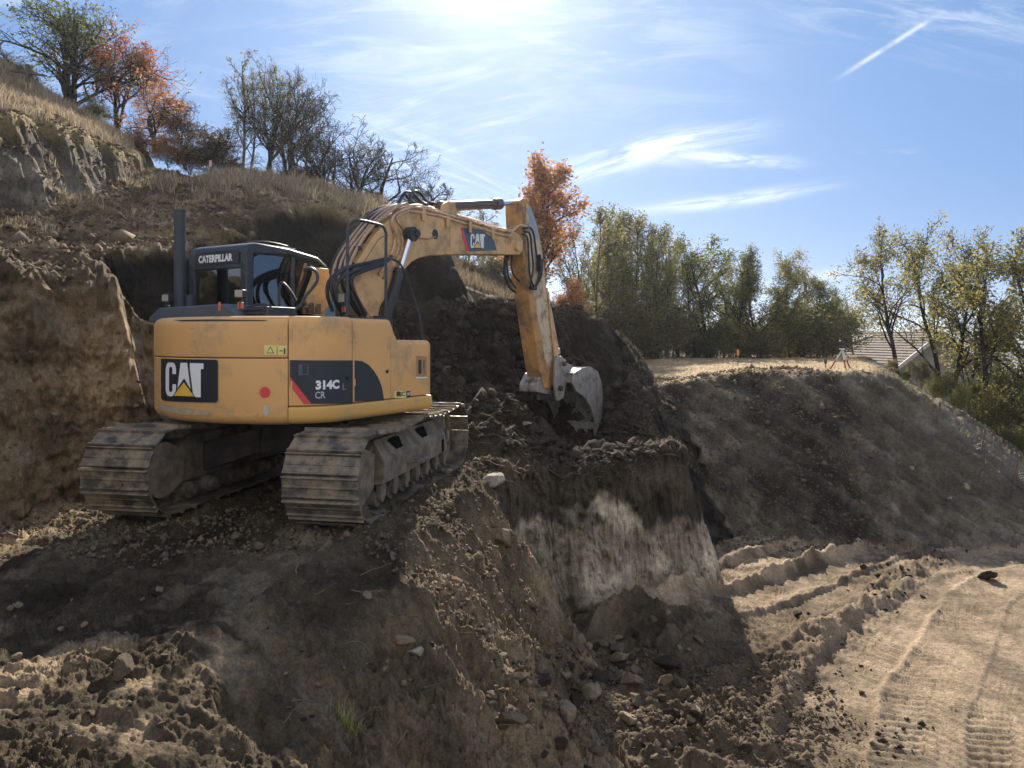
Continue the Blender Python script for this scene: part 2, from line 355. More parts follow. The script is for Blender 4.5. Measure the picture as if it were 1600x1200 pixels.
def surface(x, y, fine=True):
    info = {}
    wx = .22*fbm(x, y, .6, 3, seed=1); wy = .22*fbm(x, y, .6, 3, seed=2)
    X, Y = x+wx, y+wy
    lo = low(x, y)
    # bench
    bt = bench_top(x, y); db = sdpoly(x+wx*.6, y+wy*.6, BENCH)
    rockz = sstep(-.6, -.2, x)*sstep(8.1, 8.9, y)*(1-sstep(12.6, 13.4, y))
    flute = fbm(x*1.0, y*1.0, 2.2, 3, seed=4)
    dbo = np.maximum(db+(.10*flute)*(db > -.4), 0)
    sl_rock = np.where(dbo < .12, dbo*2.5, .3+(dbo-.12)*(5.5-2.2*sstep(2.2, 3.0, x)))
    sl_dirt = np.where(dbo < .3, dbo*.85, .255+(dbo-.3)*(1.0+.7*sstep(5.8, 7.8, y)))
    bz = bt-(sl_dirt*(1-rockz)+sl_rock*rockz)
    berm = .10*np.exp(-((db+.28)/.22)**2)*(1+.8*fbm(x, y, 1.1, 2, seed=9)); bz = bz+berm*(1-rockz*.4)
    # embankment
    ze = .62+.33*sstep(3, 6.3, x)-.12*sstep(20, 40, y); de = sdpoly(x+wx*.8, y+wy*.8, EMB)
    deo = np.maximum(de, 0); ez = ze-np.where(deo < .5, deo**2*.6, .15+(deo-.5)*.68)
    # dark bank D
    dd = np.maximum(sdpoly(X, Y, DB)+.12*flute, 0); sD = 2.3-1.45*sstep(1.2, 2.6, x)
    dz = DBz(x)-.25*sstep(0, -3, x)*0-np.maximum(y-20, 0)*.25-dd*sD
    # hill
    dh = np.maximum(sdpoly(X, Y, HILL)+.18*fbm(x, y, 1.3, 3, seed=6), 0)
    sH = 3.6-1.5*sstep(9.5, 11, y)
    hz_top = UH(x, y)
    hz = hz_top-np.where(dh < .15, dh*1.2, .18+(dh-.15)*sH)
    SPUR = [(-7.5, 6.5), (-5.7, 7.0), (-5.40, 8.0), (-5.22, 9.0), (-4.9, 9.7), (-4.45, 10.4), (-4.5, 11.0), (-5.5, 11.3), (-7.5, 11)]
    dsp = np.maximum(sdpoly(X+.1*flute, Y, SPUR), 0); sz = np.interp(y+.3*n2(x*2, y*2), [7, 9, 10.2, 11], [2.4, 2.62, 2.05, 1.7])-np.maximum(x+5.6, 0)*.25-dsp*3.0
    info['spur'] = sz > hz-.02; hz = smax(hz, sz, .06); info['dh'] = np.where(info['spur'], np.minimum(info_dh(dh), np.maximum(dsp, 0)), dh); dh = info['dh']
    du = np.maximum(sdpoly(X, Y, UPPER)+.15*flute, 0); uz = UU(x, y)-du*1.7
    df = np.maximum(sdpoly(X, Y, FAR), 0); fz = UF(x, y)-df*1.0
    Z = np.stack([lo, bz, ez, dz, hz, uz, fz])
    z = smax(lo, bz, .12); z = smax(z, ez, .1); z = smax(z, dz, .08); z = smax(z, fz, .2); z = smax(z, hz, .08); z = smax(z, uz, .3)
    info['k'] = np.argmax(Z, 0); info['Z'] = Z; info['db'] = db; info['rock'] = rockz; info['dbo'] = dbo; info['deo'] = deo; info['de'] = de
    info['dh'] = dh; info['dd'] = dd; info['du'] = du; info['bt'] = bt; info['ht'] = hz_top
    return z, info
def detail(x, y, z, info):
    k = info['k']; r = np.hypot(x, y)
    on_low = (k == 0); on_b = (k == 1); flat_b = on_b & (info['dbo'] <= 0)
    cl = billow(x, y, 3.3, 4, .52, seed=21); fi = fbm(x, y, 11, 4, .6, seed=22); big = fbm(x, y, .9, 4, .55, seed=23)
    crumb = np.maximum(fbm(x, y, 17, 3, .55, seed=25)-.15, 0)
    amp = np.where(k == 0, .42, np.where(k == 1, .75, np.where(k == 2, .55, np.where(k == 3, np.where(info['dd'] > .02, .45, 1.1), np.where(k == 4, np.where(info['dh'] > .02, .45, .8), np.where(k == 5, np.where(info['du'] > .02, .5, .5), .6))))))
    # smoother: machine's packed working surface behind the tracks
    mx_, my_ = mach(x, y)
    packed = flat_b*np.exp(-((np.abs(mx_)-1.0)/.55)**4)*sstep(3.5, 1.5, my_)*sstep(-6.2, -4.8, my_)
    amp = amp*(1-.35*packed)
    steep = (k == 3) | (k == 4) | (k == 5)
    d = amp*(.055*cl+.022*fi+.03*crumb)+np.where(steep, .16, .03)*big
    gnl = on_b & (info['dbo'] < .15) & (y < 9); d = d+gnl*(.022*billow(x, y, 6.0, 4, .65, seed=68)*sstep(-.4, .3, fbm(x, y, .9, 2, seed=69))+.006*fbm(x, y, 34, 2, .6, seed=70))
    # grouser prints pressed in the packed strips
    pr = np.sin(my_*2*np.pi/.19+1.2*fbm(x, y, 1.5, 2, seed=31)); d = d+packed*(.012*np.maximum(pr, 0)-.02)*sstep(-.4, .3, fbm(x, y, 1.3, 2, seed=33)+.1)
    # churned grouser ridges at the near left
    near = flat_b*sstep(4.3, 3.7, y)*sstep(-.9, -1.5, x+.2*(y-3))
    ph = (y*1.0+.16*(x+2)+.05*fbm(x, y, 2.2, 3, seed=35))*2*np.pi/.17
    brk = sstep(-.15, .25, fbm(x*1.3, y*.8, 2.6, 3, .6, seed=36)+.08)
    rg = (np.clip(np.sin(ph)*1.7, -.5, 1))*brk
    d = d*(1-.6*near)+near*(.024*rg+.017*billow(x, y, 6.5, 5, .62, seed=37)*(.35+1.1*sstep(-.3, .35, fbm(x, y, 1.5, 3, seed=47)))+.008*fbm(x, y, 30, 2, .6, seed=38)+.03*fbm(x, y, 1.0, 2, seed=39))
    # road: tyre lugs and ruts
    rl = on_low & (y < 17) & (x > 0)
    sm = np.zeros_like(x)
    for line, off, dep in ((ROAD_A, -.72, .085), (ROAD_A, .78, .07), (ROAD_A, .05, .02), (ROAD_B, 0, .07), (ROAD_B, -.85, .07), (ROAD_B, .75, .06)):
        q = np.array(line, float); tg = np.gradient(q, axis=0); tg /= np.hypot(tg[:, 0], tg[:, 1])[:, None]; q = q+np.stack([tg[:, 1], -tg[:, 0]], 1)*off
        dl, al, sg = sdline(x+.05*fbm(x, y, .8, 2, seed=41), y, q)
        band = rl*sstep(.40, .30, dl)
        lug = np.sin((al+dl*.5)*2*np.pi/.13+sg*1.3+.8*fbm(x, y, 2.5, 3, seed=46)); rib = np.cos(dl*2*np.pi/.10)
        edge = rl*np.exp(-((dl-.46)/.09)**2)
        wv = .35+.65*sstep(-.5, .35, fbm(x, y, .8, 3, .6, seed=43))
        d = np.where(band > .01, d*(1-.75*band), d)
        d = d-band*dep+band*wv*(.021*np.clip(lug*1.8, -1, .8)+.006*rib*sstep(-.2, .3, fbm(x, y, 1.1, 2, seed=48)))+edge*dep*.9*(1+fbm(x, y, 3, 2, seed=44))
        sm = np.maximum(sm, band)
    # beaten road surface is smooth, verges rubbly
    dA, _, _ = sdline(x, y, ROAD_A); beat = rl*sstep(1.5, .9, dA+.25*fbm(x, y, .9, 3, seed=45))
    d = d*(1-.5*beat)
    rub = rl*np.exp(-((x-1.6)/1.5)**2)*(y < 9.5); d = d+rub*(.07*billow(x, y, 2.3, 3, .5, seed=51)+.05)
    # mounds of spill between wheel tracks
    dM, aM, _ = sdline(x, y, RIDGE)
    d = d+rl*np.exp(-(dM/.38)**2)*(.07+.06*billow(x, y, 2.6, 3, .6, seed=52))
    # erosion streaks down the embankment and the rubble slope
    em = (k == 2)*sstep(.1, .8, info['deo'])
    d = d+em*(.085*fbm(x*1.0+y*.75, y*.16, 2.6, 4, .6, seed=61)+.05*billow(x, y, 1.5, 3, seed=62))
    bs = (k == 1)*sstep(.1, .5, info['dbo'])*(1-info['rock'])
    ax, ay, aw = x*.8+y*.6, x*.6-y*.8, 0
    d = d+bs*(.09*fbm(x*.3, y*1.0-x*.35, 2.4, 4, .6, seed=63)+.06*billow(x, y, 2.4, 4, .6, seed=64)+.035*billow(x, y, 7.0, 4, .65, seed=66)-.03*np.abs(fbm(x, y, 4.5, 3, seed=67)))
    # hill terraces tilt
    ter = (k == 4)*(info['dh'] <= 0); d = d+ter*(.10*billow(x, y, .9, 4, .55, seed=65))
    return d, packed, near, beat, sm, rub
# sample columns of equal screen-angle growth
def build_ground():
    th = np.concatenate([np.linspace(-62, -37, 60, endpoint=False), np.linspace(-37, 37, 1240), np.linspace(37, 62, 61)[1:]])*math.pi/180
    thc = np.linspace(th[0], th[-1], 330); rc = np.exp(np.linspace(math.log(1.3), math.log(150), 1000))
    T, Rr = np.meshgrid(thc, rc, indexing='ij')
    zc, _ = surface(np.sin(T)*Rr, np.cos(T)*Rr, False)
    va = (zc-EYE)/Rr
    dv = np.diff(va, axis=1); vis = va >= np.maximum.accumulate(va, axis=1)-.004
    ds = np.abs(dv)*np.where(vis[:, 1:], 1.0, .25)+.0005*1
    cum = np.concatenate([np.zeros((len(thc), 1)), np.cumsum(ds, 1)], 1); cum /= cum[:, -1:]
    kern = np.exp(-np.linspace(-2, 2, 31)**2); kern /= kern.sum()
    pad = np.pad(cum, ((15, 15), (0, 0)), 'edge'); cum = sum(kern[i]*pad[i:i+len(thc)] for i in range(31))
    NR = 1350; tq = np.linspace(0, 1, NR)
    lr = np.stack([np.interp(tq, cum[i], np.log(rc)) for i in range(len(thc))])
    ci = np.interp(th, thc, np.arange(len(thc))); i0 = np.clip(ci.astype(int), 0, len(thc)-2); f = (ci-i0)[:, None]
    R2 = np.exp(lr[i0]*(1-f)+lr[i0+1]*f); TT = th[:, None]*np.ones((1, NR))
    x = np.sin(TT)*R2; y = np.cos(TT)*R2
    z, info = surface(x, y)
    d, packed, near, beat, sm, rub = detail(x, y, z, info)
    fade = sstep(60, 30, R2); z2 = z+d*fade
    # ragged steep faces: push sideways with noise that varies with height
    k = info['k']; steep = ((k == 3)*(info['dd'] > .02)+(k == 4)*(info['dh'] > .02)+(k == 5)*(info['du'] > .02)+(k == 1)*(info['rock'])*(info['dbo'] > .02))*1.0
    q1 = fbm(x*.9+y*.5, z2, 1.7, 5, .6, seed=71); q2 = billow(x+y, z2*1.3, 3.5, 4, .6, seed=72)
    q3 = (1-2*np.abs(fbm(x*5+y*3, z2*1.1, 1.0, 4, .6, seed=73)))*.5; q4 = (1-2*np.abs(n2((x+y)*2.2+9, z2*2.6)))*.5
    push = steep*(.14*q1+.05*q2+.07*q3+.06*q4)*np.where(k == 1, .7, np.where(k == 4, .9, np.where(k == 5, .55, 1.0)))
    nx, ny = -np.sin(TT), -np.cos(TT)
    x2 = x+nx*push; y2 = y+ny*push
    # -------- surface colours (earth types; near left also carries sunlit ridge tones)
    def C(*c): return np.array(c, np.float32)
    shp = x.shape; col = np.zeros(shp+(3,), np.float32)
    m1 = sstep(-.35, .35, fbm(x, y, .7, 4, seed=81))[..., None]; m2 = sstep(-.25, .45, fbm(x, y, 2.3, 4, seed=82))[..., None]; m3 = sstep(-.2, .5, fbm(x, z2*1.2, 1.1, 4, seed=83))[..., None]
    roadc = C(.43, .34, .25)*(.78+.22*m1)+C(-.22, -.175, -.13)*(m2*.7)*(1-beat[..., None]*.6)
    dk = rub[..., None]*.8; roadc = roadc*(1-dk)+C(.085, .066, .046)*dk
    dM, _, _ = sdline(x, y, RIDGE); w = (np.exp(-(dM/.75)**2)*(.9-.3*m1[..., 0])*(1-.8*beat))[..., None]; roadc = roadc*(1-w)+C(.12, .092, .066)*w
    w = (sstep(9.2, 10.2, y)*sstep(3.6, 2.4, x)*.0)[..., None]
    roadc = roadc*(1-.30*sm[..., None]*(.5+.5*m2))
    far = sstep(14, 24, y)[..., None]; roadc = roadc*(1-far)+C(.07, .075, .03)*far
    benchc = C(.10, .080, .058)*(.7+.5*m1)*(1-.45*m2)
    benchc = benchc*(1-packed[..., None]*m2)+C(.20, .172, .125)*packed[..., None]*m2
    nl = (sstep(4.8, 3.9, y)*sstep(-.9, -1.6, x))[..., None]; benchc = benchc*(1-nl)+C(.27, .21, .145)*(.3+.95*m2)*nl  # near left: lit ridges over dark ground put into the tint
    ll = (sstep(-3.9, -4.4, x)*sstep(4.5, 5.5, y)*sstep(9.5, 8.5, y))[..., None]; benchc = benchc*(1-ll)+C(.36, .28, .18)*ll
    dig = sstep(9.2, 10.6, y)[..., None]; benchc = benchc*(1-dig)+C(.045, .036, .028)*(.7+.7*m2)*dig
    slopec = C(.25, .195, .135)*(.75+.4*m1)*(1-.3*m2)
    so = sstep(0, .35, info['dbo'])[..., None]; bc = benchc*(1-so)+slopec*so
    hh = (z2+2.0)/2.0
    rk = C(.58, .515, .42)*(.6+.5*m3)*(.86+.22*sstep(-.3, .3, fbm(x*2.0+y, z2*1.2, 1.8, 4, seed=97)))[..., None]; soil = C(.075, .062, .048)
    bl = sstep(.71, .60, hh+.17*fbm(x+y*.6, z2*1.3, 1.1, 5, .6, seed=84)+.14*sstep(1.0, 2.6, x)-.06*sstep(1.0, 0, x))[..., None]; blk = rk*bl+soil*(1-bl)*(.7+.6*m3)
    rw = (info['rock']*sstep(.02, .12, info['dbo']))[..., None]; bc = bc*(1-rw)+blk*rw
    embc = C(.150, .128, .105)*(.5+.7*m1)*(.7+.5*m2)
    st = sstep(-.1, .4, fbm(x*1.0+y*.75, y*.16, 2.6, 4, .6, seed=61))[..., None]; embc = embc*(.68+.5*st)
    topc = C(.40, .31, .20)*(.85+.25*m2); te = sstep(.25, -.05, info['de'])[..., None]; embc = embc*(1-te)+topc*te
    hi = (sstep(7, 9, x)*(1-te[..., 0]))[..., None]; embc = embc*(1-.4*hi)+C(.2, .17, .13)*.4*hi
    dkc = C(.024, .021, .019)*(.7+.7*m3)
    leftc = C(.40, .30, .195)*(.7+.4*m3); band = sstep(.35, .0, fbm(y, z2, .8, 4, seed=86)+(z2-1.5)*.28)[..., None]
    leftc = leftc*(.62+.38*band); pal = (sstep(.25, .0, np.abs(z2-.75+.25*n2(y, z2*0))) *sstep(-.1, .3, fbm(y, z2, 2, 3, seed=88)))[..., None]; leftc = leftc*(1-.55*pal)+C(.42, .37, .29)*.55*pal
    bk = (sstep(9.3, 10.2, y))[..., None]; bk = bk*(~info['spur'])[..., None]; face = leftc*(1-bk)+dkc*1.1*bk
    terr = C(.20, .155, .105)*(.6+.6*m1)*(.7+.5*m2); gr = sstep(.0, .5, fbm(x, y, .5, 3, seed=89)+.25*sstep(13, 20, y))[..., None]; terr = terr*(1-gr*.7)+C(.27, .21, .11)*gr*.7
    ft = sstep(0, .2, info['dh'])[..., None]; hc = terr*(1-ft)+face*ft
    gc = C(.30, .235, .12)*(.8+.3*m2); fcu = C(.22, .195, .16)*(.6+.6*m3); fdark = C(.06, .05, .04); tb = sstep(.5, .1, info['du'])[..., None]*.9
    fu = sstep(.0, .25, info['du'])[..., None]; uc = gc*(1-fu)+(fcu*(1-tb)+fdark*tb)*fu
    fc = C(.17, .14, .085)*(.7+.5*m2)
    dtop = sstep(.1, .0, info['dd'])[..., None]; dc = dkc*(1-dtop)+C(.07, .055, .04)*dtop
    dr = sstep(.9, 1.8, x)[..., None]; dc = dc*(1+1.0*dr*m2)
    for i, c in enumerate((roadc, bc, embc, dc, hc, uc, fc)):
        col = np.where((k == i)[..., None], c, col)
    V = np.stack([x2, y2, z2], -1).reshape(-1, 3); nc = len(th)
    a = (np.arange(nc-1)[:, None]*NR+np.arange(NR-1)[None, :]).ravel()
    Fc = np.stack([a, a+NR, a+NR+1, a+1], 1)
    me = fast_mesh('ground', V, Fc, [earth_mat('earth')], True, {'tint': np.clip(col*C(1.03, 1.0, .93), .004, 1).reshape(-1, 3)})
    g = new_obj('ground', me); g['kind'] = 'structure'
    return th, R2, x2, y2, z2, info
G_TH, G_R, G_X, G_Y, G_Z, G_I = build_ground()
def gz(x, y):
    """ground height at a point (coarse surface + detail)"""
    X = np.array([[float(x)]]); Y = np.array([[float(y)]]); z, i = surface(X, Y); d = detail(X, Y, z, i)[0]
    return float(z[0, 0]+d[0, 0])
def gzs(x, y):
    z, i = surface(np.asarray(x, float)[None], np.asarray(y, float)[None]); d = detail(np.asarray(x, float)[None], np.asarray(y, float)[None], z, i)[0]
    return (z+d)[0], i
def hit(u, v):
    """point of the built ground seen at a place measured on the photograph"""
    a = (u-800)/F; th = math.atan(a); i = int(np.argmin(np.abs(G_TH-th)))
    vv = HZ-F*(G_Z[i]-EYE)/G_Y[i]
    ok = np.where(vv <= v)[0]
    j = ok[0] if len(ok) else int(np.argmin(np.abs(vv-v)))
    return Vector((float(G_X[i, j]), float(G_Y[i, j]), float(G_Z[i, j])))
# valley far below and hills on the horizon
def sheet():
    n = 60; xs = np.linspace(-5200, 5200, n); X, Y = np.meshgrid(xs, np.linspace(-300, 6000, n)); Z = -45+4*fbm(X, Y, .002, 3)
    Z = np.where(np.hypot(X, Y) < 200, -12, Z)
    V = np.stack([X, Y, Z], -1).reshape(-1, 3); a = (np.arange(n-1)[:, None]*n+np.arange(n-1)[None]).ravel()
    me = fast_mesh('valley_ground', V, np.stack([a, a+1, a+n+1, a+n], 1), [simple('valley', (.07, .085, .05), .95, var=.4, scale=.01)], True)
    o = new_obj('valley_ground', me); o['kind'] = 'structure'
    n = 260; xs = np.linspace(-700, 2200, n); V = []; 
    for j, (yo, h) in enumerate(((0, 0), (70, .5), (150, .85), (200, 1.0), (260, .8), (400, 0))):
        hh = (82+20*fbm(xs, xs*0+.3, .0024, 5, seed=3)+8*fbm(xs, xs*0+j*.4, .012, 3))*h-50
        V.append(np.stack([xs, 1300+yo+25*fbm(xs, xs*0+j, .008, 2), hh], 1))
    V = np.concatenate(V); a = (np.arange(5)[:, None]*n+np.arange(n-1)[None]).ravel()
    me = fast_mesh('distant_hills', V, np.stack([a, a+1, a+n+1, a+n], 1), [simple('hills_far', (.06, .08, .055), .95, var=.3, scale=.01)], True)
    o = new_obj('distant_hills', me); o['kind'] = 'structure'
sheet()
# ================================================================== excavator
UPH = .513                                    # heading of the upper works
M_paint = simple('machine_yellow', (.68, .385, .145), .42, var=.07, scale=2.5, dirt=(.36, .27, .17), dirt_amt=.30, dirt_scale=1.8, bump=.12, bscale=9)
M_paint2 = simple('boom_yellow', (.62, .40, .19), .5, var=.10, scale=3, dirt=(.30, .20, .12), dirt_amt=.42, dirt_scale=2.4, bump=.15, bscale=12)
M_stick = simple('stick_rust_yellow', (.50, .27, .09), .55, var=.16, scale=4, dirt=(.16, .11, .075), dirt_amt=.5, dirt_scale=3, bump=.2, bscale=14)
M_black = simple('machine_black', (.022, .026, .034), .45, var=.2, dirt=(.14, .12, .09), dirt_amt=.25, dirt_scale=4)
M_cab = simple('cab_grey', (.035, .045, .058), .42, var=.15, dirt=(.15, .13, .1), dirt_amt=.15, dirt_scale=3)
M_decal = simple('decal_black', (.020, .026, .036), .38, var=.1, scale=5)
M_decal_blue = simple('decal_slate', (.06, .085, .125), .4, var=.15, scale=5)
M_white = simple('decal_white', (.78, .78, .80), .5, var=.04)
M_tri = simple('decal_yellow', (.80, .50, .06), .5, var=.04)
M_red = simple('decal_red', (.62, .06, .07), .5, var=.08)
M_ylab = simple('label_yellow', (.72, .62, .22), .5, var=.1)
M_rubber = simple('hose_rubber', (.020, .022, .028), .5, var=.2, spec=.5)
M_chrome = simple('chrome', (.75, .77, .82), .12, metal=1.0, var=.05)
M_cyl = simple('cylinder_dark', (.085, .055, .050), .4, var=.2, dirt=(.2, .15, .1), dirt_amt=.3, spec=.5)
M_steel = simple(geo=True, name='track_steel', col=(.105, .092, .080), rough=.42, metal=.45, var=.3, scale=9, dirt=(.34, .28, .20), dirt_amt=.55, dirt_scale=6, bump=.5, bscale=35)
M_frame = simple('track_frame_steel', (.115, .100, .086), .85, var=.25, scale=6, dirt=(.25, .20, .145), dirt_amt=.6, dirt_scale=5, bump=.6, bscale=25, spec=.15)
M_dark = simple('dark_undercarriage', (.03, .028, .027), .7, var=.2, dirt=(.10, .08, .06), dirt_amt=.45, dirt_scale=3, bump=.3, bscale=25)
M_bucket = simple('bucket_worn_steel', (.36, .33, .30), .42, metal=.35, var=.25, scale=8, dirt=(.09, .07, .055), dirt_amt=.36, dirt_scale=5, bump=.4, bscale=30)
M_lamp = simple('lamp_glass', (.30, .28, .25), .15, var=.1, spec=.7)
M_amber = simple('amber_reflector', (.55, .14, .04), .3)
def glass_mat(name, col=(.75, .9, .85), mixf=.72):
    m, t, b = new_mat(name); n = t.nodes; l = t.links
    tr = n.new('ShaderNodeBsdfTransparent'); tr.inputs[0].default_value = (*col, 1)
    gl = n.new('ShaderNodeBsdfGlossy'); gl.inputs['Roughness'].default_value = .03; gl.inputs[0].default_value = (.9, .95, 1, 1)
    fr = n.new('ShaderNodeFresnel'); fr.inputs[0].default_value = 1.6
    q = n.new('ShaderNodeMath'); q.operation = 'MULTIPLY_ADD'; q.inputs[1].default_value = 1.0; q.inputs[2].default_value = 1-mixf-.1; l.new(fr.outputs[0], q.inputs[0]); q.use_clamp = True
    mx_ = n.new('ShaderNodeMixShader'); l.new(q.outputs[0], mx_.inputs[0]); l.new(tr.outputs[0], mx_.inputs[1]); l.new(gl.outputs[0], mx_.inputs[2])
    l.new(mx_.outputs[0], n['Material Output'].inputs[0]); return m
M_glass = glass_mat('cab_glass', (.72, .88, .82), .80)

MZ = .05
M_slot = simple('slot_dark', (.012, .011, .010), 1.0, spec=0.0)
ex = empty('excavator', (MX, MY, MZ), -TH)
tag(ex, 'yellow tracked excavator with dark cab and its bucket digging into the black soil', 'excavator')
UR = -(UPH-TH)
du_ = Vector((math.sin(UPH), math.cos(UPH), 0)); ru_ = Vector((math.cos(UPH), -math.sin(UPH), 0))
def loc_u(p): q = Vector(p)-Vector((MX, MY, MZ)); return Vector((q.dot(ru_), q.dot(du_), q.z))
def B(u, v, xo=.10):
    """point on the boom's vertical plane at sideways offset xo, from a measurement on the photograph"""
    k = (u-800)/F; ax, ay = MX+xo*ru_.x, MY+xo*ru_.y
    t = (k*ay-ax)/(du_.x-k*du_.y); Y = ay+t*du_.y
    return Vector((xo, t, EYE+(HZ-v)*Y/F-MZ))
def up(mb, name, mat, parent=None, **k):
    k.setdefault('rot', UR if parent is None else None)
    return mb.build(name, mat, parent or ex, **k)

# ---- upper body outline (plan) : right side front -> around the rounded tail -> left side front
def outline(R=1.67, w=1.25, r=.6, fy=.5):
    yc = -math.sqrt((R-r)**2-(w-r)**2); cx = w-r; a1 = math.atan2(yc, cx); pts = [(w, fy), (w, yc)]
    for t in np.linspace(0, a1, 14)[1:]: pts.append((cx+r*math.cos(t), yc+r*math.sin(t)))
    for t in np.linspace(a1, -math.pi-a1, 50)[1:]: pts.append((R*math.cos(t), R*math.sin(t)))
    for t in np.linspace(-math.pi-a1, -math.pi, 14)[1:]: pts.append((-cx+r*math.cos(t), yc+r*math.sin(t)))
    pts.append((-w, fy)); return np.array(pts)
OL = outline(); OS = np.r_[0, np.cumsum(np.hypot(*np.diff(OL, axis=0).T))]
def on(s, off=0.0, z=0.0):
    x = np.interp(s, OS, OL[:, 0]); y = np.interp(s, OS, OL[:, 1]); e = .02
    tx = np.interp(s+e, OS, OL[:, 0])-np.interp(s-e, OS, OL[:, 0]); ty = np.interp(s+e, OS, OL[:, 1])-np.interp(s-e, OS, OL[:, 1]); n_ = math.hypot(tx, ty) or 1
    return Vector((x-ty/n_*off*1.0, y+tx/n_*off, z)) if True else None
# outward normal check: at s=0 the tangent points to -y, so (-ty, tx) points to +x
def px_s(u, v):
    best = None
    for s in np.linspace(0, OS[-1]*.72, 900):
        p = on(s); wx_ = MX+p.x*ru_.x+p.y*du_.x; wy_ = MY+p.x*ru_.y+p.y*du_.y; e = abs(800+F*wx_/wy_-u)
        if best is None or e < best[0]: best = (e, s, wy_)
    return best[1], EYE+(HZ-v)*best[2]/F-MZ
def shell(mb, s0, s1, prof, step=.05):
    n = max(2, int(abs(s1-s0)/step)+1); rings = []
    for s in np.linspace(s0, s1, n): rings.append([on(s, o, z) for o, z in prof])
    mb.loft(rings)
def rprof(z0, z1, out=0.0, th=.22, r=.05, rb=.05, lean=0.0):
    P = []
    for a in np.linspace(0, math.pi/2, 6): P.append((out-rb+rb*math.sin(a), z0+rb-rb*math.cos(a)))
    for a in np.linspace(0, math.pi/2, 7): P.append((out+lean-r+r*math.cos(a), z1-r+r*math.sin(a)))
    return [(out-th, z0)]+P+[(out-th, z1)]
ZB, ZT = .875, 1.885
SR = 4.62                                      # where the counterweight ends on the far side
g = .008
mb = MB(); zs = 1.50
shell(mb, 1.955, SR, rprof(ZB, zs-g, -.004, .35, .012, .10)); cw = up(mb, 'counterweight', M_paint, sharp=50)
mb = MB(); shell(mb, 1.955, SR, rprof(zs, ZT, 0, .35, .085, .012)); up(mb, 'rear_cover', M_paint, sharp=50)
mb = MB(); shell(mb, 1.95, SR-.02, [(-.06, zs-.02), (-.014, zs-.02), (-.014, zs+.01), (-.06, zs+.01)]); up(mb, 'panel_seam', M_black)
zk = 1.055
mb = MB(); shell(mb, 1.305, 1.945, rprof(zk, ZT, 0, .06, .06, .012)); door1 = up(mb, 'engine_door', M_paint, sharp=50)
mb = MB(); shell(mb, .715, 1.295, rprof(zk, ZT-.01, 0, .06, .06, .012)); door2 = up(mb, 'pump_door', M_paint, sharp=50)
mb = MB(); shell(mb, .02, .71, rprof(zk, 1.66, 0, .5, .07, .012)); box1 = up(mb, 'tool_box', M_paint, sharp=50)
# swept shoulder between tall body and box
mb = MB()
n = 10; rings = []
for i in range(n):
    t = i/(n-1); yy_ = -.21+.0+.16*t; zz_ = 1.66+.20*(1-math.sin(t*math.pi/2)) if t < 1 else 1.655
    rings.append([Vector((1.25-.0, yy_, 1.60)), Vector((1.245, yy_, zz_-.03)), Vector((1.20, yy_, zz_)), Vector((.78, yy_, zz_)), Vector((.78, yy_, 1.60))])
mb.loft(rings); up(mb, 'shoulder_fairing', M_paint, sharp=60)
mb = MB(); shell(mb, -.0+.012, 1.945, rprof(ZB+.01, zk-.008, .02, .30, .03, .07)); up(mb, 'side_skirt', simple('skirt_yellow', (.62, .36, .10), .38, var=.06, dirt=(.4, .3, .18), dirt_amt=.2), sharp=50)
mb = MB(); mb.box((1.0, .46, 1.35), (.50, .06, .56)); up(mb, 'front_bulkhead', M_paint, bevel=.02)
# inner deck and frame
mb = MB(); P = [on(s, -.07) for s in np.linspace(0.0, OS[-1], 60)]
mb.prism([(p.x, p.y) for p in P], lambda p, d: (p[0], p[1], d), ZB+.03, ZT-.30); up(mb, 'revolving_frame', M_black)
mb = MB(); P = [on(s, -.08) for s in np.linspace(.72, SR+.5, 60)]
mb.prism([(p.x, p.y) for p in P], lambda p, d: (p[0], p[1], d), ZT-.30, ZT-.035); up(mb, 'hood', M_paint)
# left side of the body and cab base
mb = MB(); mb.box((-.84, .25, 1.2), (.80, 1.0, .55)); up(mb, 'cab_platform', M_black, bevel=.02)

# ---- decals on the body
def decal(name, poly, mat, parent, off=.005, th=.004, step=.06, rot=True):
    """poly in photograph pixels -> body surface; cut in narrow strips so that it follows the curve"""
    polys = poly if isinstance(poly[0][0], (tuple, list)) else [poly]; Q = []
    me = bpy.data.meshes.new(name); bm = bmesh.new()
    for pl_ in polys:
        q_ = [px_s(u, v) for u, v in pl_]; Q += q_; f = bm.faces.new([bm.verts.new((s, 0, z)) for s, z in q_])
        if len(q_) > 4: bmesh.ops.triangulate(bm, faces=[f], ngon_method='EAR_CLIP')
    s0 = min(q[0] for q in Q); s1 = max(q[0] for q in Q)
    k = s0+step
    while k < s1:
        bmesh.ops.bisect_plane(bm, geom=bm.verts[:]+bm.edges[:]+bm.faces[:], plane_co=(k, 0, 0), plane_no=(1, 0, 0)); k += step
    for v_ in bm.verts: v_.co = on(v_.co.x, off, v_.co.z)
    bmesh.ops.triangulate(bm, faces=bm.faces[:]); bmesh.ops.recalc_face_normals(bm, faces=bm.faces[:])
    bm.to_mesh(me); bm.free(); me.materials.append(mat)
    o = new_obj(name, me, parent)
    if parent is ex: o.rotation_euler = (0, 0, UR)
    return o
def rrect(x0, y0, x1, y1, r, n=5):
    out = []
    for cx, cy, a0 in ((x1-r, y0+r, -90), (x1-r, y1-r, 0), (x0+r, y1-r, 90), (x0+r, y0+r, 180)):
        for k in range(n+1): a = math.radians(a0+90*k/n); out.append((cx+r*math.cos(a), cy+r*math.sin(a)))
    return out
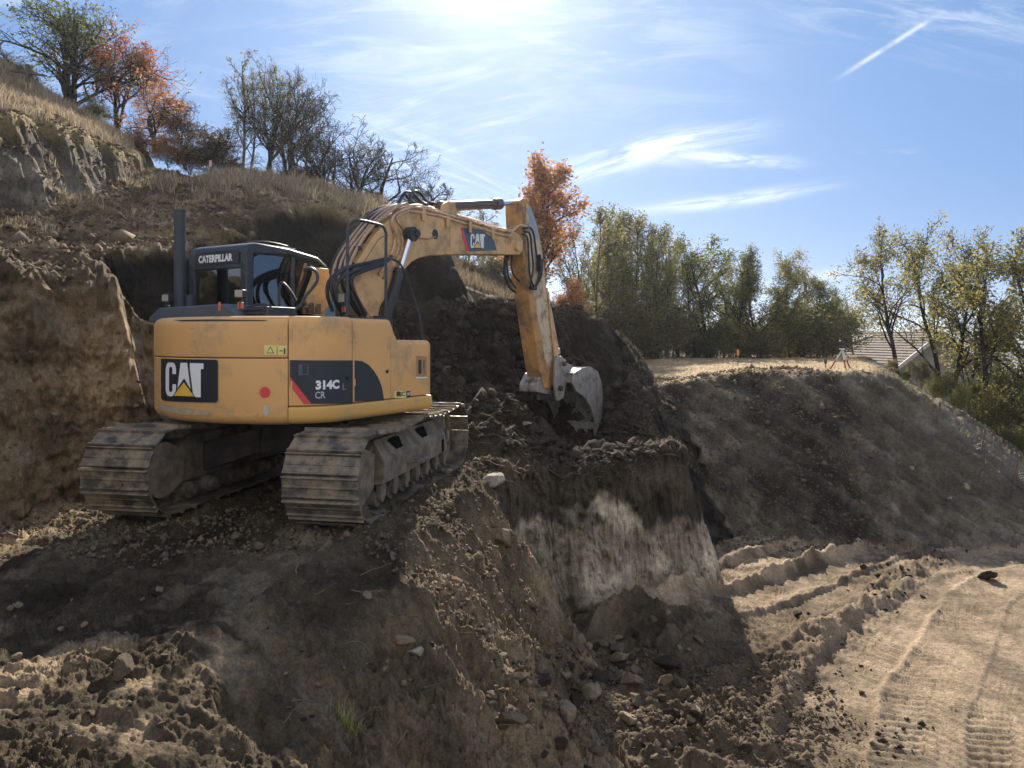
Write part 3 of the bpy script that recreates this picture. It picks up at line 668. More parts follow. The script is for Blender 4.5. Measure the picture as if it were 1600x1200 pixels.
# letter shapes in a unit box (x right, y down)
def glyph(ch):
    if ch == 'C':
        O = [(1, .34), (1, .2), (.93, .08), (.8, .015), (.5, 0), (.2, .015), (.07, .08), (0, .2), (0, .8), (.07, .92), (.2, .985), (.5, 1), (.8, .985), (.93, .92), (1, .8), (1, .64)]
        I = [(.66, .34), (.66, .2), (.64, .16), (.6, .14), (.5, .13), (.4, .14), (.36, .16), (.34, .2), (.34, .8), (.36, .84), (.4, .86), (.5, .87), (.6, .86), (.64, .84), (.66, .8), (.66, .64)]
        return [[[O[k], O[k+1], I[k+1], I[k]] for k in range(len(O)-1)]]
    if ch == 'A':   # the triangle below cuts the foot of the A
        return [[(.30, 0), (.70, 0), (.98, 1.0), (.02, 1.0)]]
    if ch == 'T': return [[(0, 0), (1, 0), (1, .17), (.78, .17), (.78, 1), (.26, 1), (.26, .17), (0, .17)]]
def cat_logo(place, parent, x0, y0, w, h, slope=0.0, off=.009):
    """three letters with the triangle; place(name, poly, mat, off)"""
    cw_ = .27*w
    for ch, fx, ww in (('C', 0, .27), ('A', .27, .42), ('T', .64, .36)):
        for gl in glyph(ch):
            gs = gl if isinstance(gl[0][0], tuple) else [gl]
            place('letter', [[(x0+(fx+ww*a)*w, y0+b*h+slope*(fx+ww*a)*w) for a, b in g_] for g_ in gs], M_white, off)
    place('triangle_outline', [(x0+.17*w, y0+1.04*h), (x0+.49*w, y0+.47*h), (x0+.81*w, y0+1.04*h+slope*w*.6)], M_decal, off+.002)
    place('triangle', [(x0+.225*w, y0+.985*h), (x0+.49*w, y0+.59*h), (x0+.755*w, y0+.985*h+slope*w*.5)], M_tri, off+.004)
logo = decal('logo_panel', [(252, 561), (254, 560), (338, 562), (341, 565), (341, 625), (338, 629), (256, 626), (252, 622)], M_decal, cw, .003)
logo_parent = cw
cat_logo(lambda nm, poly, mat, off: decal(nm, poly, mat, logo_parent, off-.002), cw, 260, 566, 59, 53, .03, .009)
# red dot, warning label
decal('red_dot', [(414+8.5*math.cos(a), 613+8.5*math.sin(a)) for a in np.linspace(0, 2*math.pi, 24, endpoint=False)], M_red, cw, .003)
decal('scraped_patch', [(250, 632), (280, 636), (310, 640), (333, 646), (322, 649), (290, 648), (262, 644), (249, 640)], simple('scraped', (.42, .33, .22), .6, var=.25, scale=14), cw, .0015)
decal('scraped_patch', [(412, 634), (419, 634), (420, 645), (416, 650), (411, 644)], simple('scraped2', (.50, .46, .40), .6, var=.3, scale=20), cw, .0015)
rc = [o for o in ex.children if o.name.startswith('rear_cover')][0]
wl = decal('warning_label', [(413, 539), (448, 540), (448, 555), (413, 554)], M_ylab, rc, .003)
decal('warning_sign', [(416, 552), (422.5, 541), (429, 552)], M_decal, rc, .0045); decal('warning_sign', [(418, 551), (422.5, 543.2), (427, 551)], M_ylab, rc, .006)
decal('warning_sign', [(432.5, 541), (433.3, 541), (433.3, 554), (432.5, 554)], M_decal, rc, .0045)
decal('warning_sign', [(437, 547.5), (442, 547.5), (442, 549), (437, 549)], M_decal, rc, .0045); decal('warning_sign', [(443.5, 544), (446, 544), (446, 553), (443.5, 553)], M_decal, rc, .0045)
decal('scratch', [(270, 500), (330, 499), (420, 500), (412, 501.5), (330, 501.6), (285, 502)], M_black, rc, .0012)
# dark swoosh on the doors: on the engine door and the pump door
d1 = decal('door_decal', [(452.5, 562.5), (551, 563), (551, 630), (485, 631), (452.5, 591)], M_decal, door1, .003)
decal('red_stripe', [(452.5, 588), (486, 631), (475, 631.3), (452.5, 602)], M_red, door1, .0045)
sw = [(553.5, 563)]+[(553.5+a, b) for a, b in ((12, 564), (22, 570), (31, 580), (38, 592), (43, 605), (46.5, 624.5))]+[(600, 625), (553.5, 627.5)]
d2 = decal('door_decal', sw, M_decal, door2, .003)
decal('latch_plate', rrect(462, 565, 486, 590, 3), M_black, door1, .006)
for r_ in (rrect(466, 569, 482, 586, 2),): decal('latch_plate', r_, M_decal_blue, door1, .008)
decal('latch_plate', [(473, 570), (480, 570), (480, 584), (473, 584)], M_decal, door1, .010)
# lettering via font curve, mapped on the body surface
def text_mesh(txt, size_h, offset=0.0, xs=1.0, outline_=False):
    c = bpy.data.curves.new('t', 'FONT'); c.body = txt; c.size = 1.0; c.offset = offset; c.resolution_u = 3
    o = bpy.data.objects.new('t', c); COL.objects.link(o); dg = bpy.context.evaluated_depsgraph_get()
    me = bpy.data.meshes.new_from_object(o.evaluated_get(dg)); bpy.data.objects.remove(o); bpy.data.curves.remove(c)
    co = np.zeros(len(me.vertices)*3); me.vertices.foreach_get('co', co); co = co.reshape(-1, 3)
    lo_, hi_ = co.min(0), co.max(0); fs = [tuple(p.vertices) for p in me.polygons]; bpy.data.meshes.remove(me)
    co = (co-lo_)/(hi_-lo_+1e-9)*np.array([1, 1, 1]); return co, fs
def text_on(name, txt, mapf, mat, parent, offset=0.0, rot=None):
    """mapf(fx, fy) with fx, fy in 0..1 (fy up) -> 3-D"""
    co, fs = text_mesh(txt, 1, offset)
    me = bpy.data.meshes.new(name); me.from_pydata([tuple(mapf(a, b)) for a, b, c in co], [], fs); me.materials.append(mat); me.update()
    o = new_obj(name, me, parent)
    if rot is not None: o.rotation_euler = (0, 0, rot)
    return o
def bodymap(u0, v0, u1, v1, off):
    (sa, za), (sb, zb), (_, zc) = px_s(u0, v0), px_s(u1, v0), px_s(u0, v1)
    return lambda fx, fy: on(sa+(sb-sa)*fx, off, zc+(za-zc)*fy)
text_on('model_number', '314C', bodymap(493, 594.5, 530, 609, .006), M_white, door1, .055)
text_on('model_number', 'L', bodymap(535, 599, 540, 609, .006), simple('decal_grey', (.25, .27, .3), .5), door1, .005)
text_on('model_number', 'CR', bodymap(492, 612, 508, 623, .006), simple('decal_grey2', (.42, .44, .47), .5), door1, .02)
rs = decal('dealer_label', [(616, 611), (634, 611), (634, 622), (616, 622)], M_ylab, box1, .003)
decal('dealer_label', [(634, 611), (641, 611), (641, 620), (634, 620.5)], M_decal, box1, .003)
text_on('dealer_label', 'RSC', bodymap(619, 613, 632, 620, .006), M_decal, box1, .03)
text_on('dealer_label', 'CAT', bodymap(635, 613.5, 640.5, 618, .006), M_white, box1, .03)
decal('vent_grille', [(650, 556), (667, 557), (667, 588), (650, 588)], simple('recess', (.42, .23, .08), .5), box1, .003)
decal('vent_grille', [(653, 562), (658, 562), (658, 584), (653, 584)], M_black, box1, .005); decal('vent_grille', [(660, 562), (664, 562), (664, 584), (660, 584)], M_stick, box1, .005)
decal('vent_grille', [(650, 589), (667, 589), (667, 591), (650, 591)], M_white, box1, .004)
mb = MB(); p = on(.60, 0, 1.10); mb.cyl(p, p+Vector((.02, 0, 0)), .022, 12); up(mb, 'lock_cap', M_black)

# hinges, handles and bolts on the doors
for s_, z_, par in ((1.27, 1.25, door2), (1.27, 1.72, door2), (1.92, 1.25, door1), (1.92, 1.72, door1)):
    mb = MB(); p = on(s_, .004, z_); t_ = (on(s_+.02, 0, 0)-on(s_-.02, 0, 0)).normalized(); mb.cyl(p-Vector((0, 0, .035)), p+Vector((0, 0, .035)), .009, 8); mb.build('hinge', M_paint, par)
for s_, z_, par in ((.78, 1.34, door2), (1.36, 1.30, door1)):
    mb = MB(); p = on(s_, .006, z_); mb.cyl(p, on(s_, .016, z_), .018, 12); mb.build('latch', M_black, par, bevel=.002)
RSC = random.Random(4); M_scr = simple('bare_scratch', (.30, .22, .15), .6, var=.4, scale=30)
for i in range(16):
    u = RSC.uniform(262, 600); v = RSC.uniform(500, 552) if RSC.random() < .6 else RSC.uniform(632, 655); par = rc if (u < 440 and v < 556) else (cw if u < 440 else (door1 if u < 545 else door2))
    if u >= 440 and v > 600: continue
    if 440 < u < 458 or 540 < u < 560: continue
    l_ = RSC.uniform(2, 11); a_ = RSC.uniform(-.9, .9); decal('scratch', [(u, v), (u+l_*math.cos(a_), v+l_*math.sin(a_)), (u+l_*math.cos(a_), v+l_*math.sin(a_)+.9), (u, v+.7)], M_scr, par, .0015)
for s_ in (2.2, 2.9, 3.7, 4.2):
    mb = MB(); mb.cyl(on(s_, -.004, .97), on(s_, .008, .97), .014, 8); mb.build('bolt', M_paint, cw)
# ---- cab
cx0, cx1, cy0, cy1, cz0, cz1 = -1.265, -.315, -.72, .58, 1.62, 2.73
cyf = cy1+.06
def cab_pt(x, y, z): return Vector((x, y, z))
# side profile of the cab (y, z): upright rear, roof falling slightly to the front, sloped windscreen
prof = [(cy0, cz0), (cy0, cz1-.10), (cy0+.03, cz1-.03), (cy0+.12, cz1), (cy0+.62, cz1-.015), (cy1-.22, cz1-.07), (cy1-.05, cz1-.17), (cyf+.10, cz1-.62), (cyf+.14, cz0+.15), (cyf, cz0)]
mb = MB()
# roof
roofp = [(cy0, cz1-.14), (cy0, cz1-.10), (cy0+.03, cz1-.03), (cy0+.12, cz1), (cy0+.62, cz1-.015), (cy1-.22, cz1-.07), (cy1-.05, cz1-.17), (cy1-.10, cz1-.20), (cy1-.25, cz1-.13), (cy0+.6, cz1-.09)]
mb.prism(roofp, lambda p, d: (d, p[0], p[1]), cx0, cx1); roof = up(mb, 'cab_roof', M_cab, bevel=.03, seg=3)
mb = MB(); mb.box((-.79, -.15, cz1+.012), (.62, .62, .02)); mb.tube([(-.5, -.55, cz1+.02), (-.45, -.3, cz1+.045), (-.45, .0, cz1+.03)], .012, 6, 4); up(mb, 'roof_hatch', M_black, bevel=.006)
fr = MB(); T_ = .06
def post(a, b, w=.08, d=.07):
    a, b = Vector(a), Vector(b); ax = (b-a).normalized(); q = ax.to_track_quat('Z', 'Y').to_matrix().to_4x4(); Ln = (b-a).length
    fr.box((a+b)/2, (w, d, Ln), q)
for x in (cx0+.045, cx1-.045):
    post((x, cy0+.05, cz0), (x, cy0+.05, cz1-.08), .09, .10)
    post((x, cy1-.10, cz1-.16), (x, cyf+.07, cz1-.62), .06, .06); post((x, cyf+.07, cz1-.62), (x, cyf+.10, cz0+.1), .06, .06)
    post((x, -.02, cz0), (x, -.02, cz1-.1), .05, .06)
for x in (cx0+.045, cx1-.045):
    fr.box((x, (cy0+cyf)/2, cz0+.02), (.07, cyf-cy0+.1, .10)); 
fr.box(((cx0+cx1)/2, cy0+.05, cz0+.18), (cx1-cx0-.1, .08, .45)); fr.box(((cx0+cx1)/2, cyf+.08, cz0+.05), (cx1-cx0-.1, .06, .14))
fr.box(((cx0+cx1)/2, cy0+.045, cz1-.20), (cx1-cx0-.10, .075, .17))
up(fr, 'cab_frame', M_cab, bevel=.02)
# rear window surround, glass panes
mb = MB(); mb.box(((cx0+cx1)/2, cy0+.035, (cz0+.40+cz1-.28)/2), (cx1-cx0-.19, .008, cz1-.28-cz0-.40)); up(mb, 'rear_window', M_glass)
mb = MB(); xg = cx1-.03
mb.prism([(cy0+.12, cz0+.07), (cy0+.12, cz1-.17), (cy0+.20, cz1-.12), (-.07, cz1-.12), (-.07, cz0+.07)], lambda p, d: (d, p[0], p[1]), xg-.004, xg+.004); up(mb, 'side_window', M_glass)
mb = MB(); mb.prism([(.02, cz0+.07), (.02, cz1-.13), (cy1-.30, cz1-.17), (cy1-.14, cz1-.24), (cyf+.03, cz1-.62), (cyf+.06, cz0+.12)], lambda p, d: (d, p[0], p[1]), xg-.004, xg+.004); up(mb, 'side_window', M_glass)
mb = MB(); xg2 = cx0+.03
mb.prism([(cy0+.12, cz0+.4), (cy0+.12, cz1-.17), (-.07, cz1-.14), (-.07, cz0+.4)], lambda p, d: (d, p[0], p[1]), xg2-.004, xg2+.004); up(mb, 'side_window', M_glass)
mb = MB(); mb.prism([(.02, cz0+.07), (.02, cz1-.14), (cy1-.14, cz1-.26), (cyf+.03, cz1-.62), (cyf+.06, cz0+.12)], lambda p, d: (d, p[0], p[1]), xg2-.004, xg2+.004); up(mb, 'cab_door', M_glass)
mb = MB(); a = Vector((0, cy1-.09, cz1-.19)); b = Vector((0, cyf+.09, cz1-.62)); 
mb.prism([(cy1-.09, cz1-.19), (cyf+.08, cz1-.62), (cyf+.07, cz1-.62), (cy1-.10, cz1-.19)], lambda p, d: (d, p[0], p[1]), cx0+.08, cx1-.08)
mb.prism([(cyf+.08, cz1-.62), (cyf+.12, cz0+.12), (cyf+.11, cz0+.12), (cyf+.07, cz1-.62)], lambda p, d: (d, p[0], p[1]), cx0+.08, cx1-.08); up(mb, 'windscreen', M_glass)
# seat and controls inside
st = MB(); st.box((-.80, -.28, 1.95), (.48, .50, .12)); st.box((-.80, -.50, 2.22), (.46, .13, .62), Matrix.Rotation(math.radians(10), 4, 'X')); st.box((-.80, -.57, 2.56), (.26, .09, .14)); up(st, 'seat', M_black, bevel=.04)
st = MB(); st.box((-.80, -.2, 1.74), (.7, .8, .25)); st.box((-1.08, -.1, 2.02), (.14, .4, .1)); st.box((-.52, -.1, 2.02), (.14, .4, .1))
st.tube([(-.52, .05, 2.05), (-.52, .08, 2.24)], .02, 8); st.tube([(-1.08, .05, 2.05), (-1.08, .08, 2.24)], .02, 8); up(st, 'console', M_black, bevel=.02)
# name on the rear of the roof
def rearmap(x0, x1, z0, z1, y): return lambda fx, fy: Vector((x0+(x1-x0)*fx, y, z0+(z1-z0)*fy))
mb = MB(); mb.box((-.79, cy0-.004, cz1-.155), (.72, .008, .15)); nb = up(mb, 'name_board', M_decal, bevel=.003)
text_on('name_lettering', 'CATERPILLAR', rearmap(-1.08, -.52, cz1-.205, cz1-.12, cy0-.012), M_white, nb, .05)
# wiper and rails behind the cab
mb = MB(); mb.tube([(-1.22, cy0-.02, 1.9), (-1.20, cy0-.03, 2.5)], .010, 6); mb.tube([(-.36, cy0-.02, 2.0), (-.36, cy0-.03, 2.5)], .010, 6); up(mb, 'grab_rail', M_black)
# ---- engine cover behind the cab, with louvres, exhaust
mb = MB(); mb.prism([(-1.12, 1.84), (-1.12, 1.90), (-.95, 2.00), (.05, 2.02), (.22, 1.93), (.30, 1.84)], lambda p, d: (p[0], d, p[1]), -1.32, -.80); up(mb, 'engine_cover', simple('cover_slate', (.07, .085, .11), .5, var=.15), bevel=.02)
mb = MB(); mb.box((.33, -1.0, 1.925), (.42, .42, .13), taper=.9); 
up(mb, 'air_intake', M_black, bevel=.015)
for i in range(3): mb = MB(); mb.box((.33, -1.215, 1.885+i*.04), (.34, .012, .016)); up(mb, 'louvre', M_cab)
mb = MB(); e0 = Vector((-1.08, -.97, 1.84)); mb.tube([e0, e0+Vector((0, 0, 1.24))], .062, 20); mb.tube([e0+Vector((0, 0, 1.22)), e0+Vector((0, 0, 1.25))], .066, 20); mb.cyl(e0+Vector((.09, .06, .0)), e0+Vector((.09, .06, .32)), .05, 14)
up(mb, 'exhaust_stack', simple('exhaust', (.035, .042, .055), .5, var=.2, scale=9), sharp=30)
def lamp(u, v, Y, s=.055, yaw=0.0, post_h=.10, mat=M_amber, housing=M_black):
    p = loc_u(at(u, v, Y)); R_ = Matrix.Rotation(yaw, 4, 'Z')
    h = MB(); h.box(p, (s*2, .07, s*1.8), R_); h.tube([p-Vector((0, 0, s*.9)), p-Vector((0, 0, s*.9+post_h))], .018, 8); o = up(h, 'work_lamp', housing, bevel=.008)
    q = MB(); q.box(p+R_ @ Vector((0, -.038, 0)), (s*1.8, .012, s*1.55), R_); q.build('lamp_glass', M_lamp, o, bevel=.004)
    q = MB(); q.box(p-Vector((0, 0, s*.9+post_h-.03)), (.05, .03, .06), R_); q.build('bracket', mat, o, bevel=.004); return o
lamp(262, 466, 8.0, .045, .2, .10, M_black); lamp(376, 459, 6.9, .042, .35, .10, M_amber); lamp(538, 466, 7.9, .055, -.2, .10, M_amber, M_black)
mb = MB(); p = loc_u(at(343, 477, 6.9)); mb.cyl(p-Vector((0, 0, .05)), p+Vector((0, 0, .03)), .012, 8); up(mb, 'reflector_post', M_amber)
# mirror arm and hood lever
q = lambda pts, Y: [loc_u(at(u, v, Y)) for u, v in pts]
mb = MB(); mb.tube(q([(474, 421), (480, 419), (490, 421), (496, 430), (494, 442), (478, 462), (470, 476), (455, 484), (430, 482)], 7.7), .017, 8, 5); up(mb, 'mirror_arm', M_cab)
mb = MB(); mb.tube(q([(437, 482), (436, 460), (440, 442), (452, 452), (463, 470)], 7.7), .014, 6, 5); up(mb, 'lever', M_black); mb = MB(); mb.tube(q([(386, 480), (405, 476), (425, 478)], 7.2), .012, 6, 4); up(mb, 'lever', M_black)
mb = MB(); mb.prism([tuple(loc_u(at(u, v, 7.9)))[1:] for u, v in ((430, 470), (440, 466), (480, 468), (492, 488), (424, 488))], lambda p, d: (d, p[0], p[1]), .05, .5) if False else None
# beige guard plate between cab and boom
mb = MB()
for xo in (-.27,):
    P = [B(u, v, xo) for u, v in ((474, 470), (490, 428), (489, 418), (511, 420), (514, 440), (512, 478), (500, 488), (488, 488))]
    mb.prism([(p.y, p.z) for p in P], lambda p, d: (d, p[0], p[1]), xo-.03, xo+.03)
up(mb, 'boom_bracket', M_paint2, bevel=.01)
# hand rail loop on the right deck
mb = MB(); Y1 = 7.9
R1 = [at(543, 492, 7.5), at(543, 400, 7.5), at(543, 372, 7.5), at(544, 356, 7.5), at(550, 347, 7.5), at(560, 344, 7.55), at(585, 349, 7.75), at(598, 354, 7.85), at(603, 364, 7.9), at(603, 380, 7.9), at(603, 430, 7.9), at(603, 496, 7.9)]
mb.tube([loc_u(p) for p in R1], .016, 10, 4); up(mb, 'hand_rail', M_cab)
# ---- deck clutter near boom foot
mb = MB(); mb.box((.80, -.35, 1.80), (.75, .55, .18)); mb.box((.35, .05, 1.7), (.4, .6, .35)); up(mb, 'tank', M_black, bevel=.02)
mb = MB(); mb.cyl((.72, -.25, 1.86), (.72, -.25, 1.93), .07, 16); mb.cyl((.98, -.1, 1.86), (.98, -.1, 1.92), .05, 16); up(mb, 'filler_cap', M_black, bevel=.005)
mb = MB(); p = loc_u(at(487, 483, 7.8))
for i in range(5): mb.cyl(p+Vector((.05*i-.1, .03*(i % 2), -.05)), p+Vector((.05*i-.1, .03*(i % 2), .03+.02*(i % 3))), .025, 8)
up(mb, 'hose_coupling', simple('rust_brown', (.10, .06, .05), .6), bevel=.003)

# ---- boom (own thickness .32 m)
def bplane(pts, xo): return [(p.y, p.z) for p in (B(u, v, xo) for u, v in pts)]
BX0, BX1 = -.06, .26
bp_ = [(590, 503), (577, 492), (560, 466), (552, 440), (560, 408), (585, 368), (604, 347), (622, 333), (636, 328), (655, 326), (700, 335), (760, 350), (800, 360), (812, 366), (818, 376), (817, 392), (812, 398), (760, 397.5), (700, 398), (672, 399.5), (655, 403), (643, 410), (626, 428), (608, 456), (594, 480)]
mb = MB(); mb.prism(bplane(bp_, BX1), lambda p, d: (d, p[0], p[1]), BX0, BX1); boom = up(mb, 'boom', M_paint2, bevel=.012)
def bdecal(name, poly, mat, parent, off=.004, xo=BX1):
    polys = poly if isinstance(poly[0][0], (tuple, list)) else [poly]; me = bpy.data.meshes.new(name); bm = bmesh.new()
    for pl_ in polys: bm.faces.new([bm.verts.new((xo+off, p.y, p.z)) for p in (B(u, v, xo) for u, v in pl_)])
    bmesh.ops.triangulate(bm, faces=bm.faces[:], ngon_method='EAR_CLIP'); bm.to_mesh(me); bm.free(); me.materials.append(mat)
    return new_obj(name, me, parent)
bdecal('boom_decal', [(720.5, 355.5), (738, 357), (755, 361), (766, 369), (772, 376), (776, 391), (731, 392.5)], M_decal_blue, boom)
bdecal('red_stripe', [(719, 355.5), (722, 355.5), (733, 392.5), (728, 392.5)], M_red, boom, .006)
cat_logo(lambda nm, poly, mat, off: bdecal(nm, poly, mat, boom, off), boom, 734.5, 365.5, 22.5, 22, .02, .008)
for ux in (703, 790): 
    mb = MB(); P = [B(ux, 341+ (ux-703)*.21, BX1), B(ux, 398, BX1)]; mb.tube([p+Vector((.002, 0, 0)) for p in P], .006, 6); mb.build('weld_seam', M_paint2, boom)
# pin bosses
def boss(u, v, r, name, mat, x0, x1, parent=None): 
    m_ = MB(); p = B(u, v, .26); m_.cyl((x0, p.y, p.z), (x1, p.y, p.z), r, 20); return (m_.build(name, mat, parent, bevel=.008) if parent else up(m_, name, mat, bevel=.008))
boss(680, 366, .07, 'pin_hole', M_black, .2, BX1+.006, boom); boss(806, 385, .085, 'stick_pin', M_paint2, -.12, .33)
mb = MB(); mb.tube([B(655, 372, .28), B(668, 373.5, .29), B(680, 370, .29)], .010, 6); mb.build('lubrication_pipe', M_stick, boom)
# boom lift cylinders, one each side
for xo in (.34, -.14):
    mb = MB(); c1 = B(642, 366, xo); c0 = B(598, 512, xo); d_ = (c1-c0); 
    mid = c0+d_*.60; mb.cyl(c0, mid, .068, 18); mb.cyl(c0+d_*.56, c0+d_*.605, .08, 18); o = up(mb, 'boom_cylinder', M_black, bevel=.004)
    r_ = MB(); r_.cyl(mid, c0+d_*.955, .036, 16); r_.build('piston_rod', M_chrome, o)
    r_ = MB(); r_.cyl((xo-.06, c1.y, c1.z), (xo+.06, c1.y, c1.z), .095, 20); r_.build('rod_eye', M_black, o, bevel=.008)
mb = MB(); c1 = B(642, 366, .3); mb.cyl((-.22, c1.y, c1.z), (.42, c1.y, c1.z), .05, 16); up(mb, 'cylinder_pin', M_black)
# stick cylinder on top of the boom
c0, c1 = B(690, 323, .1), B(811, 317, .1); dd_ = c1-c0
mb = MB(); mb.cyl(c0, c0+dd_*.70, .072, 20); mb.cyl(c0+dd_*.63, c0+dd_*.715, .092, 20); mb.cyl(c0-dd_*.02, c0+dd_*.05, .08, 20); sc_ = up(mb, 'stick_cylinder', M_cyl, bevel=.006)
mb = MB(); mb.cyl(c0+dd_*.71, c1, .040, 18); mb.build('piston_rod', M_chrome, sc_)
mb = MB(); 
for xo in (.0, .2): 
    mb.prism(bplane([(678, 338), (682, 320), (690, 315), (700, 318), (706, 342)], .1), lambda p, d: (d, p[0], p[1]), xo-.02, xo+.02)
up(mb, 'cylinder_lug', M_paint2, bevel=.006)
# ---- stick
SX0, SX1 = -.04, .24
sp = [(812, 314), (817, 309.5), (823, 310), (830, 322), (838, 345), (846, 380), (851, 420), (857, 470), (864, 530), (869, 566), (868, 592), (860, 608), (850, 606), (843, 575), (834, 515), (824, 445), (819, 408), (816, 380), (813, 345)]
mb = MB(); mb.prism(bplane(sp, SX1), lambda p, d: (d, p[0], p[1]), SX0, SX1); stick = up(mb, 'stick', M_stick, bevel=.012)
bdecal('side_plate', [(822, 316), (829, 324), (837, 347), (844, 381), (849, 420), (855, 470), (862, 530), (866, 564), (862, 585), (851, 560), (842, 510), (832, 450), (826, 412), (822, 385)], simple('stick_cream', (.58, .47, .32), .5, var=.15, dirt=(.22, .15, .1), dirt_amt=.45, dirt_scale=4), stick, .004, SX1)
bdecal('bare_plate', [(824, 322), (829, 326), (838, 350), (842, 372), (836, 376), (828, 360)], simple('bare_steel', (.35, .36, .38), .35, metal=.5), stick, .007, SX1)
mb = MB(); P = [B(u, v, .1) for u, v in ((811, 318), (811, 352))]; mb.box((.1, P[0].y-.045, (P[0].z+P[1].z)/2), (.27, .05, abs(P[0].z-P[1].z)+.08)); mb.build('end_plate', M_cyl, stick, bevel=.01)
# bucket cylinder along the front of the stick
c0, c1 = B(845, 448, .1), B(868, 566, .1); dd_ = c1-c0
c0 = c0+Vector((0, .12, 0)); c1 = c1+Vector((0, .10, 0)); dd_ = c1-c0
mb = MB(); mb.cyl(c0, c0+dd_*.86, .066, 18); mb.cyl(c0+dd_*.82, c0+dd_*.88, .08, 18); bc_ = up(mb, 'bucket_cylinder', simple('cylinder_cream', (.55, .45, .31), .45, var=.1, dirt=(.2, .14, .1), dirt_amt=.4), bevel=.005)
mb = MB(); mb.cyl(c0+dd_*.88, c1+dd_*.08, .036, 16); mb.build('piston_rod', M_chrome, bc_)
mb = MB(); mb.tube([B(857, 455, .27), B(860, 500, .27), B(867, 560, .27)], .016, 6, 3); mb.build('steel_pipe', M_paint2, stick)
# nose boss and quick coupler
mb = MB(); mb.prism(bplane([(830, 583), (822, 600), (822, 612), (838, 616), (852, 614), (858, 600), (848, 585)], .0), lambda p, d: (d, p[0], p[1]), -.14, .22); up(mb, 'stick_nose', M_bucket, bevel=.02)
mb = MB()
for xo in (-.02, .34):
    mb.prism(bplane([(856, 560), (864, 556), (872, 562), (874, 590), (868, 622), (858, 626), (854, 600)], .2), lambda p, d: (d, p[0], p[1]), xo-.025, xo+.025)
    mb.prism(bplane([(868, 572), (876, 566), (890, 572), (899, 580), (890, 590), (872, 582)], .2), lambda p, d: (d, p[0], p[1]), xo-.055, xo-.03)
up(mb, 'bucket_link', M_bucket, bevel=.01)
mb = MB(); 
for (u, v, r) in ((867, 568, .045), (861, 606, .05), (892, 582, .045)): p = B(u, v, .2); mb.cyl((-.1, p.y, p.z), (.42, p.y, p.z), r, 14)
up(mb, 'linkage_pin', M_dark)
# ---- bucket: open towards the machine
KX0, KX1 = -.33, .52
shell_px = [(896, 583), (908, 575), (922, 573), (933, 580), (939, 596), (941, 616), (941, 640), (938, 658), (934, 668)]
outer = [(p.y, p.z) for p in (B(u, v, KX1) for u, v in shell_px)]
# thicken inwards (towards the machine and down)
cen = (sum(p[0] for p in outer)/len(outer)-.45, sum(p[1] for p in outer)/len(outer)-.05)
inner = []
for p in outer: vx, vz = cen[0]-p[0], cen[1]-p[1]; l_ = math.hypot(vx, vz); inner.append((p[0]+vx/l_*.035, p[1]+vz/l_*.035))
bk = empty('bucket', (0, 0, 0), UR, ex)
mb = MB(); mb.prism(outer+inner[::-1], lambda p, d: (d, p[0], p[1]), KX0, KX1); mb.build('bucket_shell', M_bucket, bk, bevel=.006)
side = shell_px+[(929, 662), (926, 648), (920, 632), (911, 619), (899, 611), (893, 600)]
for xo in (KX0, KX1):
    mb = MB(); mb.prism(bplane(side, KX1), lambda p, d: (d, p[0], p[1]), xo-.014, xo+.014)
    P = bplane([(929, 662), (926, 648), (920, 632), (911, 619), (899, 611)], KX1)
    mb.build('side_plate', M_bucket, bk, bevel=.006)
lip = [B(934, 668, KX1), B(929, 664, KX1)]
mb = MB(); a = B(933, 668, KX1); b = B(937, 655, KX1); mb.box(((KX0+KX1)/2, a.y, a.z+.03), (KX1-KX0+.05, .05, .14)); mb.build('cutting_edge', M_bucket, bk, bevel=.012)
for i in range(5):
    x = KX0+.03+i*(KX1-KX0-.06)/4; mb = MB(); mb.box((x, a.y-.01, a.z-.09), (.075, .06, .18), Matrix.Rotation(math.radians(190), 4, 'X'), .55); mb.build('tooth', M_bucket, bk, bevel=.008)
mb = MB()
for xo in (-.02, .22): mb.prism(bplane([(886, 600), (884, 582), (890, 574), (900, 572), (912, 574), (898, 586)], .2), lambda p, d: (d, p[0], p[1]), xo-.02, xo+.02)
mb.box(((KX0+KX1)/2, B(898, 588, KX1).y-.0, B(898, 588, KX1).z-.04), (KX1-KX0, .05, .16)); mb.build('bucket_ear', M_bucket, bk, bevel=.008)

# ---- pipes and hoses
pp = MB()
def bt(mbx, pts, xo, r, sides=7, n=4):
    if not isinstance(xo, (list, tuple)): xo = [xo]*len(pts)
    mbx.tube([B(u, v, x) for (u, v), x in zip(pts, xo)], r, sides, n)
# steel pipes along the boom's back, bending over the knee and running to the nose
for i, (dx, dv) in enumerate(((.24, 0), (.17, -2), (.10, -3), (.04, -4))):
    bt(pp, [(592+i*3, 430-i*10), (612+i*2, 395-i*5), (617, 372-i*3), (612, 350-i*3), (617, 336-i*2), (640, 325+dv), (662, 326+dv), (700, 336+dv), (750, 350+dv), (790, 362+dv), (806, 357+dv)], dx+.04, .019)
bt(pp, [(640, 330), (690, 338), (788, 368), (800, 362), (812, 352), (826, 356)], .27, .022)
bt(pp, [(590, 345), (608, 330), (630, 322), (662, 331)], [-.05, -.05, 0, .05], .018); bt(pp, [(585, 352), (600, 336), (625, 326), (650, 324)], -.06, .016)
bt(pp, [(606, 425), (628, 392), (626, 362), (611, 348), (590, 346)], [.27, .27, .27, .2, .1], .016)
bt(pp, [(612, 418), (634, 388), (632, 362), (620, 340), (640, 329)], .28, .014)
bt(pp, [(598, 435), (620, 396), (619, 368), (604, 352), (586, 352)], [.27, .27, .27, .2, .1], .016)
